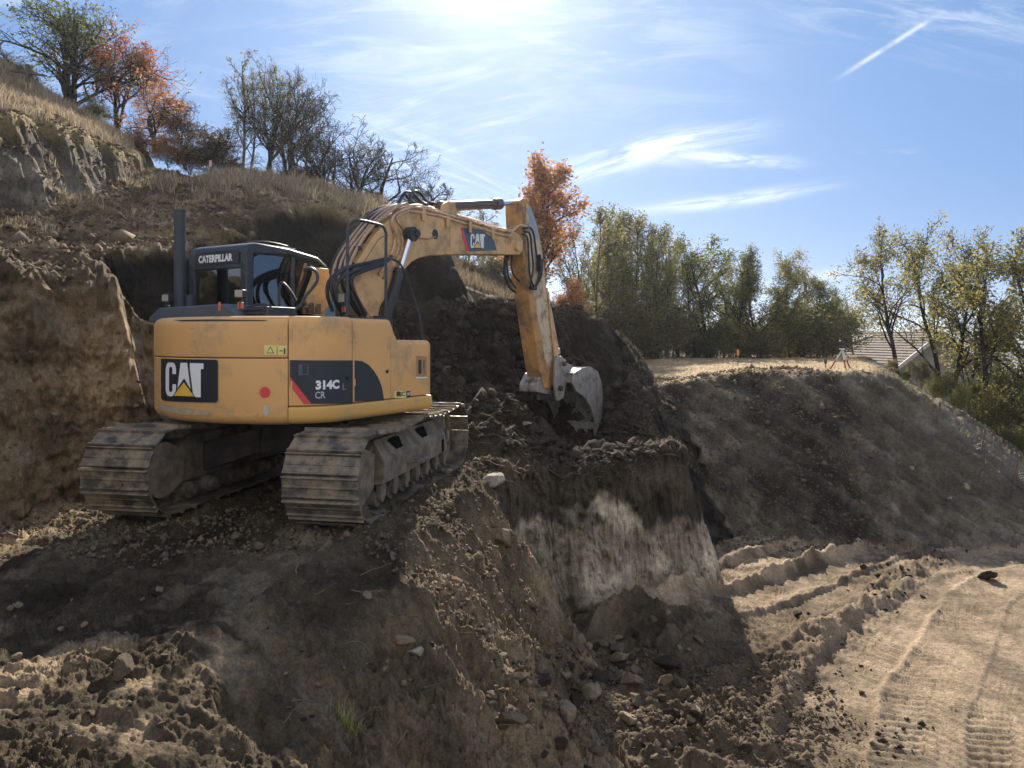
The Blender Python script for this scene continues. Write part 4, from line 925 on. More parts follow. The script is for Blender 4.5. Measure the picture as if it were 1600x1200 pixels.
pipes = up(pp, 'steel_pipe', simple('pipe_beige', (.62, .42, .27), .42, var=.2, scale=9, dirt=(.16, .10, .08), dirt_amt=.45, dirt_scale=5), sharp=60)
for u in (662, 700, 735, 770):
    mb = MB(); p = B(u, 330+(u-662)*.27, .15); mb.box(p, (.30, .05, .05)); p2 = B(u, 330+(u-662)*.27, .29); mb.box(p2-Vector((0, 0, .05)), (.02, .07, .16)); up(mb, 'pipe_clamp', M_paint2, bevel=.006)
hs = [([(532, 486), (520, 462), (518, 442), (527, 428), (548, 417), (580, 410), (603, 404)], .30), ([(538, 490), (526, 462), (526, 444), (540, 430), (566, 420), (600, 411)], .34), ([(572, 492), (556, 462), (549, 446), (552, 432), (572, 422), (600, 412), (612, 400)], .36), ([(566, 492), (552, 470), (544, 448), (549, 428), (575, 416), (606, 404)], .32),
      ([(536, 430), (548, 400), (560, 370), (578, 352), (592, 350)], .02), ([(545, 428), (556, 402), (566, 380), (580, 362), (596, 356)], .10), ([(552, 424), (566, 396), (572, 372), (590, 362), (604, 360)], .16), ([(530, 436), (538, 404), (552, 372), (572, 352), (588, 344)], -.06), ([(560, 420), (578, 392), (592, 372), (606, 368)], .24),
      ([(520, 486), (512, 462), (514, 440), (530, 424), (552, 412)], .22)]
for pts, xo in hs: mb = MB(); bt(mb, pts, xo, .022, 8, 5); up(mb, 'hydraulic_hose', M_rubber, sharp=60)
for k, xo in enumerate((-.03, .01, .05, .09, .13, .17, .21, .24)):
    P = []; R_ = random.Random(k)
    for (u, v) in ((580, 499), (561, 470), (550, 442), (556, 406), (581, 366), (600, 344), (620, 329), (641, 322)):
        p = B(u-2-R_.uniform(0, 2), v-2-R_.uniform(0, 3), BX1); p.x = xo+R_.uniform(-.015, .015); P.append(p)
    if k % 3 == 2: P = P[2:]
    mb = MB(); mb.tube(P, .017+.004*(k % 2), 8, 5); up(mb, 'hydraulic_hose' if k % 2 == 0 else 'steel_pipe', M_rubber if k % 2 == 0 else simple('pipe_worn_%d' % k, (.42, .28, .18), .4, var=.25, scale=10), sharp=60)
for k, (u, v) in enumerate(((552, 425), (566, 390), (592, 354))):
    p = B(u-2, v-2, BX1); mb = MB(); mb.box((.10, p.y-.01, p.z), (.34, .05, .05)); up(mb, 'hose_clamp', M_black, bevel=.006)
for pts, xo in (([(622, 322), (628, 306), (636, 300), (646, 303), (654, 312), (662, 318), (676, 320)], .10), ([(640, 318), (643, 304), (650, 299), (658, 304), (666, 314), (680, 318)], .17), ([(617, 326), (624, 314), (632, 304), (640, 312), (652, 320)], .02)):
    mb = MB(); bt(mb, pts, xo, .020, 8, 5); up(mb, 'hydraulic_hose', M_rubber, sharp=60)
for pts, xo, r in (([(818, 357), (828, 356), (834, 366), (838, 395), (842, 418), (840, 440), (832, 450)], .29, .017), ([(820, 362), (828, 366), (831, 392), (833, 420), (829, 446), (836, 452)], .31, .017), ([(816, 366), (824, 372), (826, 400), (828, 430), (834, 448)], .33, .017), ([(840, 400), (847, 410), (845, 432), (838, 446)], .3, .02),
                   ([(790, 398), (787, 415), (790, 438), (800, 452), (808, 458)], .0, .016), ([(795, 398), (792, 415), (796, 436), (806, 450)], .05, .016), ([(800, 398), (799, 415), (803, 430), (812, 440)], .10, .014), ([(793, 398), (789, 420), (794, 446), (804, 456)], -.04, .016)):
    mb = MB(); bt(mb, pts, xo, r, 7, 5); up(mb, 'hydraulic_hose', M_rubber, sharp=60)
mb = MB(); p = B(843, 415, .31); mb.box(p, (.09, .07, .2)); mb.box(p+Vector((0, 0, .15)), (.05, .05, .08)); mb.cyl(p+Vector((0, 0, .1)), p+Vector((.0, .12, .1)), .03, 10); up(mb, 'hose_valve', M_rubber, bevel=.01)
mb = MB(); p = B(833, 450, .27); mb.box(p, (.06, .20, .06)); up(mb, 'hose_clamp', M_rubber, bevel=.008)
mb = MB(); mb.tube([loc_u(p) for p in (at(600, 404, 8.0), at(612, 405, 8.1), at(623, 410, 8.2), at(632, 425, 8.3), at(645, 460, 8.4), at(655, 495, 8.4), at(661, 533, 8.4))], .013, 7, 5); up(mb, 'whip_hose', M_rubber)

# ---- undercarriage
mb = MB(); mb.cyl((0, 0, .78), (0, 0, .90), .62, 40); mb.cyl((0, 0, .72), (0, 0, .80), .70, 40); mb.build('swing_bearing', M_dark, ex, bevel=.01)
mb = MB(); mb.box((0, 0, .60), (1.1, 1.25, .28), taper=.85)
for sx_ in (-1, 1):
    for sy in (-1, 1): mb.add(*((lambda a: ([(sx_*.35, sy*.35, .72), (sx_*.35, sy*.62, .72), (sx_*.80, sy*.95, .60), (sx_*.80, sy*.60, .60), (sx_*.35, sy*.35, .46), (sx_*.35, sy*.62, .46), (sx_*.80, sy*.95, .30), (sx_*.80, sy*.60, .30)], [(0, 1, 2, 3), (4, 7, 6, 5), (0, 4, 5, 1), (1, 5, 6, 2), (2, 6, 7, 3), (3, 7, 4, 0)]))(0)))
mb.build('car_body', M_dark, ex, bevel=.015)
YR, YF, ZC, RT = -1.60, 1.36, .425, .385
def track_path(n):
    """closed path of the shoes (y, z, angle) with a slightly sagging top"""
    P = []
    L1 = YF-YR
    for t in np.linspace(0, 1, 60, endpoint=False): P.append((YR+L1*t, ZC-RT))
    for a in np.linspace(-90, 90, 40, endpoint=False): P.append((YF+RT*math.cos(math.radians(a)), ZC+RT*math.sin(math.radians(a))))
    for t in np.linspace(0, 1, 60, endpoint=False): P.append((YF-L1*t, ZC+RT-.045*abs(math.sin(t*math.pi*2.0))))
    for a in np.linspace(90, 270, 40, endpoint=False): P.append((YR+RT*math.cos(math.radians(a)), ZC+RT*math.sin(math.radians(a))))
    P = np.array(P+[P[0]]); s = np.r_[0, np.cumsum(np.hypot(*np.diff(P, axis=0).T))]; q = np.linspace(0, s[-1], n, endpoint=False)
    y = np.interp(q, s, P[:, 0]); z = np.interp(q, s, P[:, 1]); e = .06
    ty = np.interp((q+e) % s[-1], s, P[:, 0])-np.interp((q-e) % s[-1], s, P[:, 0]); tz = np.interp((q+e) % s[-1], s, P[:, 1])-np.interp((q-e) % s[-1], s, P[:, 1])
    return [(a, b, math.atan2(d, c)) for a, b, c, d in zip(y, z, ty, tz)], s[-1]
NS = 43; path, plen = track_path(NS); pitch = plen/NS
def shoe_mesh():
    m = MB(); w = .70; h = pitch*.5
    sec = [(-h*1.0, .0), (-h*1.0, -.014), (-h*.93, -.044), (-h*.82, -.046), (-h*.74, -.016), (-h*.10, -.016), (-h*.04, -.022), (h*.08, -.022), (h*.14, -.016), (h*.72, -.016), (h*.80, -.034), (h*.93, -.032), (h*.99, -.012), (h*.99, .0)]
    m.prism(sec, lambda p, d: (d, p[0], p[1]), -w/2, w/2)
    for sx_ in (-.09, .09):
        m.box((sx_, 0, .03), (.035, pitch*.9, .06)); m.cyl((sx_-.01, -h*.55, -.016), (sx_-.01, -h*.55, -.026), .014, 6) ; m.cyl((sx_-.01, h*.4, -.016), (sx_-.01, h*.4, -.026), .014, 6)
    return m
for side_x, lab in ((.995, 'right'), (-.995, 'left')):
    # chain links (inner ring)
    mb = MB(); rings = []
    for dx in (-.10, .10):
        pa, _ = track_path(120); r_ = []
        for y_, z_, a_ in pa:
            nx_, nz_ = -math.sin(a_), math.cos(a_); yy2, zz2 = y_+nx_*.05, z_+nz_*.05
            rings_ = [Vector((side_x+dx-.02, yy2-nx_*.04, zz2-nz_*.04)), Vector((side_x+dx+.02, yy2-nx_*.04, zz2-nz_*.04)), Vector((side_x+dx+.02, yy2+nx_*.045, zz2+nz_*.045)), Vector((side_x+dx-.02, yy2+nx_*.045, zz2+nz_*.045))]
            r_.append(rings_)
        mb.loft(r_+[r_[0]], False)
    chain = mb.build('track_chain', M_steel, ex)
    first = None
    for i, (y_, z_, a_) in enumerate(path):
        if first is None: o = shoe_mesh().build('track_shoe', M_steel, chain, bevel=.003, seg=1); first = o
        else: o = first.copy(); COL.objects.link(o); o.parent = chain
        o.location = (side_x, y_, z_); jr = random.Random(i+int(side_x*10)).uniform(-.02, .02)
        o.rotation_euler = (a_+jr, 0, 0)
    # frame
    sgn = 1 if side_x > 0 else -1
    mb = MB()
    fp = [(YR+.30, .24), (YR+.22, .34), (YR+.30, .60), (YR+.46, .70), (YF-.55, .70), (YF-.30, .56), (YF-.10, .52), (YF-.06, .34), (YF-.25, .30), (YF-.40, .24)]
    mb.prism(fp, lambda p, d: (d, p[0], p[1]), side_x-.17, side_x+.17)
    fo = mb.build('track_frame', M_frame, ex, bevel=.02)
    # sloped outer guard with slots
    mb = MB(); xo_ = side_x+sgn*.17
    mb.add([(xo_, YR+.40, .70), (xo_, YF-.6, .70), (xo_+sgn*.14, YF-.6, .52), (xo_+sgn*.14, YR+.32, .52), (xo_+sgn*.14, YF-.45, .31), (xo_+sgn*.14, YR+.30, .31), (xo_, YF-.45, .29), (xo_, YR+.30, .29)],
           [(0, 1, 2, 3), (3, 2, 4, 5), (5, 4, 6, 7), (0, 3, 5, 7), (1, 6, 4, 2)]); mb.build('frame_guard', M_frame, fo, bevel=.008)
    for yy_ in (-.75, .1):
        mb = MB(); mb.prism([(xo_+sgn*.03, .665), (xo_+sgn*.09, .59)], lambda p, d: (p[0], d, p[1]+.012), yy_-.16, yy_+.16) if False else None
        P = [(-.17, .03), (-.1, .02), (.1, .02), (.17, .03), (.1, .1), (-.1, .1)]
        V = [(xo_+sgn*q_[1]*1.0+sgn*.004, yy_+q_[0], .70-q_[1]*.18/.14+.004) for q_ in P]; mb.add(V, [tuple(range(6))]); mb.build('frame_slot', M_slot, fo)
    mb = MB(); mb.add([(xo_+sgn*.144, .62, .32), (xo_+sgn*.144, .72, .32), (xo_+sgn*.144, .72, .47), (xo_+sgn*.144, .62, .47)], [(0, 1, 2, 3)]); mb.build('frame_slot', M_slot, fo)
    mb = MB(); mb.box((xo_+sgn*.20, -.45, .42), (.14, .42, .03), Matrix.Rotation(0, 4, 'X')); mb.build('step', M_frame, fo, bevel=.008)
    # sprocket with final drive, idler, rollers
    mb = MB(); c = Vector((side_x, YR, ZC)); teeth = 21; P = []
    for k in range(teeth):
        for a, r_ in ((-.35, .29), (-.15, .34), (.15, .34), (.35, .29)): th = (k+a)*2*math.pi/teeth; P.append((c.y+r_*math.cos(th), c.z+r_*math.sin(th)))
    mb.prism(P, lambda p, d: (d, p[0], p[1]), side_x-.03, side_x+.03)
    mb.cyl((side_x-.13, c.y, c.z), (side_x+.13, c.y, c.z), .23, 28); spk = mb.build('sprocket', M_steel, ex, bevel=.004)
    mb = MB()
    for sg_ in (-1, 1):
        cyv = [(c.y+.27*math.cos(a), c.z+.27*math.sin(a)) for a in np.linspace(math.radians(60), math.radians(300), 14)]+[(c.y+.30, c.z-.16), (c.y+.34, c.z+.16)]
        mb.prism(cyv, lambda p, d: (d, p[0], p[1]), side_x+sg_*.15, side_x+sg_*.22)
    mb.build('final_drive', M_frame, spk, bevel=.02)
    mb = MB(); mb.cyl((side_x-.07, YF, ZC), (side_x+.07, YF, ZC), .30, 30); mb.cyl((side_x-.03, YF, ZC), (side_x+.03, YF, ZC), .325, 30); mb.cyl((side_x-.18, YF, ZC), (side_x+.18, YF, ZC), .08, 20); mb.build('idler', M_steel, ex, bevel=.006)
    for k in range(7):
        y_ = YR+.42+k*(YF-YR-.84)/6; mb = MB(); mb.cyl((side_x-.21, y_, .155), (side_x+.21, y_, .155), .085, 18); mb.cyl((side_x-.26, y_, .165), (side_x+.26, y_, .165), .05, 12); mb.box((side_x+sgn*.24, y_, .23), (.05, .14, .12)); mb.build('track_roller', M_frame, ex, bevel=.004)
    mb = MB(); mb.cyl((side_x-.10, .1, ZC+RT-.12), (side_x+.10, .1, ZC+RT-.12), .06, 18); mb.build('carrier_roller', M_steel, ex, bevel=.004)
ORD = ['leftmost','second','third','fourth','fifth','sixth','seventh','eighth','ninth','tenth','eleventh','twelfth','thirteenth','fourteenth','fifteenth','sixteenth']
def nth(i): return ORD[i]+('' if i == 0 else ' from the left')
# ================================================================== trees
def bark(name, col): return simple(name, col, .9, var=.3, scale=8, bump=.4, bscale=30, spec=.1)
def leafmat(name, cols, trans=.35):
    m, t, b = new_mat(name); n = t.nodes; l = t.links
    a = n.new('ShaderNodeAttribute'); a.attribute_name = 'leaf'
    cr = n.new('ShaderNodeValToRGB'); cr.color_ramp.interpolation = 'LINEAR'
    while len(cr.color_ramp.elements) < len(cols): cr.color_ramp.elements.new(.5)
    for i, c in enumerate(cols): e = cr.color_ramp.elements[i]; e.position = i/(len(cols)-1); e.color = (*c, 1)
    l.new(a.outputs['Fac'], cr.inputs[0])
    l.new(cr.outputs[0], b.inputs['Base Color']); b.inputs['Roughness'].default_value = .6; b.inputs['Specular IOR Level'].default_value = .2
    tr = n.new('ShaderNodeBsdfTranslucent'); l.new(cr.outputs[0], tr.inputs[0])
    ms = n.new('ShaderNodeMixShader'); ms.inputs[0].default_value = trans; l.new(b.outputs[0], ms.inputs[1]); l.new(tr.outputs[0], ms.inputs[2]); l.new(ms.outputs[0], n['Material Output'].inputs[0])
    return m
BK_dark = bark('bark_dark', (.045, .038, .034)); BK_grey = bark('bark_grey', (.10, .088, .075)); BK_pale = bark('bark_pale', (.16, .14, .12))
LF_green = leafmat('leaf_green', [(.055, .075, .022), (.13, .15, .04), (.28, .26, .07)], .5)
LF_yel = leafmat('leaf_yellow_green', [(.11, .125, .05), (.24, .225, .08), (.44, .36, .13)], .5)
LF_oran = leafmat('leaf_orange', [(.26, .11, .055), (.46, .22, .10), (.66, .40, .16)], .45)
LF_red = leafmat('leaf_rust', [(.22, .06, .035), (.42, .13, .06), (.55, .24, .09)], .45)
LF_brown = leafmat('leaf_brown', [(.09, .07, .05), (.19, .145, .09), (.28, .22, .13)], .35)
LF_mix = leafmat('leaf_mixed', [(.08, .085, .045), (.19, .18, .08), (.36, .30, .13)], .45)

def grow(seed, H=5.0, r0=.09, spread=.5, levels=4, nb=(7, 6, 5, 4), lean=0.0, crown0=.25, up_=.35, wig=.18, ratio=.55, stems=1, ang=(35, 60), taper_top=.2):
    """branch skeleton; returns list of (level, points, radii)"""
    R = np.random.RandomState(seed); out = []
    def branch(p, d, Ln, r, lev):
        n = max(3, int(6-lev)+ (3 if lev == 0 else 0)); pts = [p.copy()]; dd = d.copy()
        for i in range(n):
            dd = dd+R.normal(0, wig, 3)*(1 if lev else .45)+np.array([0, 0, up_*(.12 if lev else .05)]); dd /= np.linalg.norm(dd)
            p = p+dd*Ln/n; pts.append(p.copy())
        rr = np.linspace(r, r*(taper_top if lev else .25), n+1); out.append((lev, np.array(pts), rr))
        if lev+1 >= levels: return
        k = nb[lev]; k = max(1, int(round(k*R.uniform(.75, 1.25))))
        for j in range(k):
            t0 = crown0 if lev == 0 else .2; t = t0+(1-t0)*(j+R.uniform(.1, .9))/k; q = t*n; i = min(int(q), n-1); f = q-i
            bp = pts[i]*(1-f)+pts[i+1]*f; ax = pts[i+1]-pts[i]; ax /= np.linalg.norm(ax)
            side = R.normal(0, 1, 3); side -= ax*side.dot(ax); side /= np.linalg.norm(side)
            a = math.radians(R.uniform(*ang)); nd_ = ax*math.cos(a)+side*math.sin(a)*1.0; nd_ = nd_*np.array([1, 1, 1])+np.array([0, 0, up_*.4]); nd_ /= np.linalg.norm(nd_)
            L2 = Ln*ratio*R.uniform(.7, 1.2)*((1.15-.75*t)*(1+spread) if lev == 0 else (1.1-.5*t))
            branch(bp, nd_, L2, max(r*(1-.6*t)*.55, .0035), lev+1)
    for s_ in range(stems):
        a = R.uniform(0, 6.28); ln = lean if stems == 1 else R.uniform(.1, .35)
        d = np.array([math.cos(a)*ln, math.sin(a)*ln, 1.0]); d /= np.linalg.norm(d)
        branch(np.array([R.normal(0, .1)*(stems > 1), R.normal(0, .1)*(stems > 1), -.15]), d, H*(1 if s_ == 0 else R.uniform(.7, 1)), r0*(1 if s_ == 0 else .8), 0)
    top = max(p[:, 2].max() for _, p, _ in out); sc = H/top
    return [(l_, p*sc, r*1.0) for l_, p, r in out]
def tubes(branches, minr=0.0, sides=(7, 5, 4, 3, 3)):
    V = []; Fq = []; b = 0
    for lev, P, r in branches:
        s = sides[min(lev, len(sides)-1)]; n = len(P); D = np.gradient(P, axis=0); D /= np.linalg.norm(D, axis=1)[:, None]+1e-9
        u = np.cross(D, np.array([.3, .5, .81])); u /= np.linalg.norm(u, axis=1)[:, None]+1e-9; w = np.cross(D, u); a = np.linspace(0, 2*np.pi, s, endpoint=False)
        rr = np.maximum(r, minr)[:, None, None]
        ring = P[:, None]+(u[:, None]*np.cos(a)[None, :, None]+w[:, None]*np.sin(a)[None, :, None])*rr
        V.append(ring.reshape(-1, 3)); i = (np.arange(n-1)[:, None]*s+np.arange(s)[None]).ravel(); j = (np.arange(n-1)[:, None]*s+(np.arange(s)[None]+1) % s).ravel()
        Fq.append(b+np.stack([i, j, j+s, i+s], 1)); b += n*s
    return np.concatenate(V), np.concatenate(Fq)
def leaves(branches, n, size, seed, minlev=2, jit=.12, aspect=1.6, droop=0.0, clump=.35):
    R = np.random.RandomState(seed); src = [(P) for lev, P, r in branches if lev >= minlev]
    if not src: src = [P for _, P, _ in branches]
    w = R.uniform(0, 1, len(src))**1.5+.15; w = np.where(R.uniform(0, 1, len(src)) < clump, w*.15, w); w /= w.sum()
    idx = R.choice(len(src), n, p=w); C_ = np.zeros((n, 3))
    for i in range(len(src)):
        m = idx == i; k = m.sum()
        if k: P = src[i]; t = R.uniform(.15, 1, k)**.8*(len(P)-1); a = np.minimum(t.astype(int), len(P)-2); f = (t-a)[:, None]; C_[m] = P[a]*(1-f)+P[a+1]*f
    C_ += R.normal(0, jit, (n, 3)); C_[:, 2] -= np.abs(R.normal(0, 1, n))*droop
    a = R.normal(0, 1, (n, 3)); a[:, 2] *= .6; a /= np.linalg.norm(a, axis=1)[:, None]; b = R.normal(0, 1, (n, 3)); b -= a*(a*b).sum(1)[:, None]; b /= np.linalg.norm(b, axis=1)[:, None]
    s = size*R.uniform(.6, 1.4, (n, 1)); a = a*s*aspect*.5; b = b*s*.5
    V = np.stack([C_-a, C_-b*.9+a*.1, C_+a, C_+b*.9+a*.1], 1).reshape(-1, 3)
    base = (idx*.6180339) % 1.0; val = np.clip(.55*base+.45*R.uniform(0, 1, n), 0, 1)
    return V, np.arange(4*n).reshape(-1, 4), np.repeat(val, 4)
PROTO = {}
def proto(kind):
    if kind in PROTO: return PROTO[kind]
    base, num = kind.rsplit('_', 1); s = int(num)+{'walnut': 100, 'bare': 200, 'slim': 300, 'orange': 400, 'locust': 500, 'grove': 600, 'shrub': 700, 'bush': 800, 'red': 900, 'dry': 950}[base]
    if base == 'walnut':   br = grow(s, 5, .16, .75, 4, (13, 9, 7, 5), crown0=.12, ang=(38, 72), stems=2); lf, bk_, nl, sz, mr, jit = LF_green, BK_dark, 3600, .065, .006, .10
    elif base == 'bare':   br = grow(s, 5, .15, .6, 5, (8, 7, 5, 4, 3), crown0=.2, ang=(30, 65), wig=.30, stems=2, ratio=.56); lf, bk_, nl, sz, mr, jit = LF_mix, BK_dark, 500, .045, .0075, .05
    elif base == 'slim':   br = grow(s, 5, .06, .05, 4, (16, 6, 4), crown0=.2, ang=(25, 48), wig=.12, ratio=.34); lf, bk_, nl, sz, mr, jit = LF_mix, BK_grey, 900, .05, .006, .07
    elif base == 'orange': br = grow(s, 5, .09, .25, 4, (20, 9, 6), crown0=.10, ang=(30, 58), ratio=.36, wig=.14); lf, bk_, nl, sz, mr, jit = LF_oran, BK_dark, 8000, .070, .006, .13
    elif base == 'red':    br = grow(s, 5, .12, .7, 4, (10, 8, 6), crown0=.1, ang=(35, 70), stems=2, wig=.24); lf, bk_, nl, sz, mr, jit = LF_red, BK_dark, 5000, .075, .007, .13
    elif base == 'locust': br = grow(s, 5, .085, .45, 4, (10, 7, 5), crown0=.18, ang=(28, 58), wig=.2, ratio=.46); lf, bk_, nl, sz, mr, jit = LF_yel, BK_dark, 3800, .045, .006, .12
    elif base == 'grove':  br = grow(s, 5, .05, .12, 4, (16, 6, 4), crown0=.16, ang=(18, 40), wig=.14, ratio=.34); lf, bk_, nl, sz, mr, jit = LF_mix, BK_grey, 1500, .055, .006, .11
    elif base == 'shrub':  br = grow(s, 5, .05, .8, 4, (9, 7, 5), crown0=.05, ang=(30, 65), stems=4, wig=.2, ratio=.5); lf, bk_, nl, sz, mr, jit = LF_green, BK_grey, 5000, .11, .010, .26
    elif base == 'bush':   br = grow(s, 5, .04, .8, 4, (9, 7, 5), crown0=.03, ang=(25, 60), stems=5, wig=.25, ratio=.5); lf, bk_, nl, sz, mr, jit = LF_brown, BK_dark, 1500, .11, .013, .18
    elif base == 'dry':    br = grow(s, 5, .03, .8, 4, (10, 8, 5), crown0=.03, ang=(20, 50), stems=7, wig=.2, ratio=.5); lf, bk_, nl, sz, mr, jit = LF_brown, BK_pale, 2500, .14, .018, .2
    V, Fq = tubes(br, mr); tm = fast_mesh('trunk', V, Fq, [bk_], True)
    V, Fq, val = leaves(br, nl, sz, s, 2 if base not in ('shrub',) else 1, jit, 1.7 if base != 'locust' else 2.6, droop=.08 if base == 'locust' else 0)
    cm = fast_mesh('crown', V, Fq, [lf], False, {'leaf': np.repeat(val[:, None], 3, 1)})
    PROTO[kind] = (tm, cm); return PROTO[kind]
MATV = {}
def tree(name, kind, u, vb, vt, Y, label, cat='tree', group=None, wide=1.0, leaf=None, rz=None, base=None, seed=[0]):
    seed[0] += 1; R = random.Random(seed[0]); p = at(u, vb, Y) if base is None else base
    H = (vb-vt)*Y/F if base is None else (EYE+(HZ-vt)*p.y/F-p.z)
    o = empty(name, p, R.uniform(0, 6.28) if rz is None else rz); s = H/5.0; o.scale = (s*wide, s*wide, s); tag(o, label, cat, group)
    tm, cm = proto(kind)
    t = new_obj('trunk', tm, o); c = new_obj('crown', cm, o)
    if leaf is not None:
        key = (kind, leaf.name)
        if key not in MATV: q = cm.copy(); q.materials[0] = leaf; MATV[key] = q
        c.data = MATV[key]
    return o
# skyline on the hill, left
tree('walnut_tree', 'walnut_1', 108, 186, -22, 25.5, 'big dark spreading tree with thin green leaves high on the grassy slope', wide=1.15)
tree('maple_tree', 'red_1', 182, 202, 36, 26.5, 'tall rust red tree close behind the big dark tree', wide=.95)
tree('maple_tree', 'red_2', 245, 236, 118, 25.5, 'low rust orange tree spreading over the top of the grass slope', wide=1.35, leaf=LF_oran)
tree('bush', 'bush_1', 205, 250, 196, 23.5, 'small rust orange bush at the foot of the low orange tree', 'bush', wide=1.5, leaf=LF_red)
tree('bush', 'shrub_2', 145, 196, 150, 24.5, 'yellow brown bush under the big dark tree', 'bush', wide=1.3, leaf=LF_yel)
tree('bush', 'shrub_3', 262, 262, 212, 24.5, 'dull orange bush right of the low orange tree', 'bush', wide=1.3, leaf=LF_oran)
tree('bush', 'shrub_4', 32, 160, 96, 23.5, 'green bush on the slope at the left edge', 'bush', wide=1.3, leaf=LF_yel)
tree('bush', 'bush_2', -8, 130, 64, 23.5, 'grey brown bush cut by the left edge', 'bush', wide=1.2)
tree('bare_tree', 'bare_1', 292, 262, 148, 26, 'small bare twisted tree between orange tree and slim trees', wide=.9)
for i, (u, vb, vt, w) in enumerate(((296, 272, 205, 1.6), (328, 276, 214, 1.6), (345, 278, 190, 1.1), (352, 282, 236, 1.7))):
    tree('bush', 'bush_%d' % (i % 3+1), u, vb, vt, 25, 'dark leafless bush, %s in the thicket left of the slim trees' % nth(i), 'bush', 'dark leafless bushes in the thicket', wide=w)
tree('slim_tree', 'slim_1', 378, 272, 74, 24, 'tallest slim tree with fine upright twigs on the hilltop', wide=1.1)
tree('slim_tree', 'slim_2', 392, 274, 112, 24.6, 'slim tree right beside the tallest slim one', wide=1.1)
tree('oak_tree', 'walnut_2', 418, 268, 92, 25, 'broad tree with olive leaves in the middle of the hilltop trees', wide=.72, leaf=LF_mix)
tree('bare_tree', 'bare_2', 452, 282, 118, 24, 'bare branching tree right of the olive leaved tree', wide=1.0)
tree('bare_tree', 'bare_3', 474, 292, 190, 22.5, 'low bare tree leaning over the bank edge', wide=1.25)
tree('bare_tree', 'bare_1', 520, 332, 174, 21, 'tall bare tree above the dark bank left of the boom', wide=1.1, rz=2.2)
tree('bare_tree', 'bare_2', 556, 345, 222, 21, 'smaller bare tree between the two tall bare ones', wide=1.2, rz=4.0)
tree('bare_tree', 'bare_3', 586, 350, 196, 21.5, 'rounded bare tree directly above the boom knee', wide=1.2, rz=.8)
tree('bare_tree', 'bare_1', 640, 372, 262, 24, 'low bare tree right behind the boom knee', wide=1.3, rz=5.1)
for i, (u, vb, vt) in enumerate(((402, 292, 262), (436, 296, 268), (470, 300, 262), (500, 322, 288), (540, 340, 308))):
    tree('bush', 'dry_%d' % (i % 2+1), u, vb, vt, 21, 'dry straw coloured bush on the crest of the dark bank', 'bush', 'dry bushes on the crest of the bank', wide=2.2)
# middle
tree('maple_tree', 'orange_1', 850, 482, 248, 27, 'tall bright orange tree behind the stick of the excavator', wide=1.15)
tree('maple_tree', 'orange_2', 818, 470, 300, 29, 'paler orange tree half hidden behind the boom tip', wide=1.0, leaf=LF_red)
tree('bush', 'shrub_1', 770, 455, 392, 27, 'olive bush under the boom beside the orange tree', 'bush', wide=1.1, leaf=LF_mix)
tree('bush', 'shrub_2', 893, 520, 432, 26, 'dull yellow bush at the foot of the bright orange tree', 'bush', wide=.9, leaf=LF_oran)
for i, (u, vb, vt, Y) in enumerate(((712, 440, 318, 33), (735, 450, 330, 32), (760, 455, 322, 34), (690, 436, 330, 33), (785, 465, 345, 33))):
    tree('slim_tree', 'slim_%d' % (i % 2+1), u, vb, vt, Y, 'thin leafless tree on the slope seen over the boom', group='thin trees seen over the boom', wide=1.7)
for i, (u, vb, vt) in enumerate(((715, 448, 402), (730, 452, 404), (748, 460, 412), (700, 440, 396), (790, 476, 424), (772, 470, 430))):
    tree('bush', 'dry_%d' % (i % 2+1), u, vb, vt, 26.5, 'dry brown bush, %s on the slope under the boom' % ['second', 'third', 'fourth', 'leftmost', 'rightmost', 'fifth'][(0, 1, 2, 3, 4, 5)[i]], 'bush', 'dry bushes under the boom', wide=1.15)
# grove right of the stick
RG = random.Random(5)
GRV = [(905, 545, 352, 30), (918, 548, 330, 32), (930, 550, 342, 31), (941, 550, 322, 34), (952, 552, 350, 31), (962, 553, 336, 33), (972, 554, 345, 36), (983, 554, 338, 33), (995, 555, 350, 35), (1006, 556, 342, 33), (1016, 556, 356, 36), (1027, 557, 362, 34), (1038, 557, 360, 37), (1050, 557, 385, 36),
       (912, 546, 372, 36), (946, 550, 366, 38), (978, 552, 362, 39), (1010, 554, 374, 39), (1034, 556, 380, 40), (924, 548, 350, 35), (936, 548, 336, 37), (958, 548, 342, 40), (968, 548, 338, 36), (990, 550, 346, 41), (1000, 550, 340, 38), (1022, 552, 356, 41), (1044, 552, 378, 42)]
for i, (u, vb, vt, Y) in enumerate(GRV):
    lf_ = (None, LF_green, LF_mix, LF_yel)[i % 4]
    tree('slim_tree', 'grove_%d' % (i % 6+1), u, vb+6, vt+(0, 14, -8, 8)[i % 4], Y, ('thin tree, %s in the front row of the tall grove' % nth(i)) if i < 14 else ('tall thin tree, %s in the back row of the grove' % nth(i-14)), group='tall thin trees of the grove', wide=.95, leaf=lf_)
for i in range(9):
    u = 912+i*16; tree('bush', 'shrub_%d' % (i % 4+1), u, 572, 486-RG.uniform(-24, 22), 32, 'dark undergrowth bush, %s at the foot of the grove' % nth(i), 'bush', 'undergrowth bushes at the grove', wide=1.0, leaf=LF_mix)
G2 = [(1062, 562, 402, 35), (1085, 562, 384, 34), (1108, 562, 375, 33), (1130, 562, 384, 35), (1152, 562, 392, 34), (1172, 562, 398, 36), (1192, 562, 410, 34), (1214, 562, 396, 35), (1236, 562, 408, 34), (1256, 562, 420, 36), (1276, 562, 432, 37), (1296, 562, 446, 38), (1316, 562, 452, 40), (1334, 562, 462, 42)]
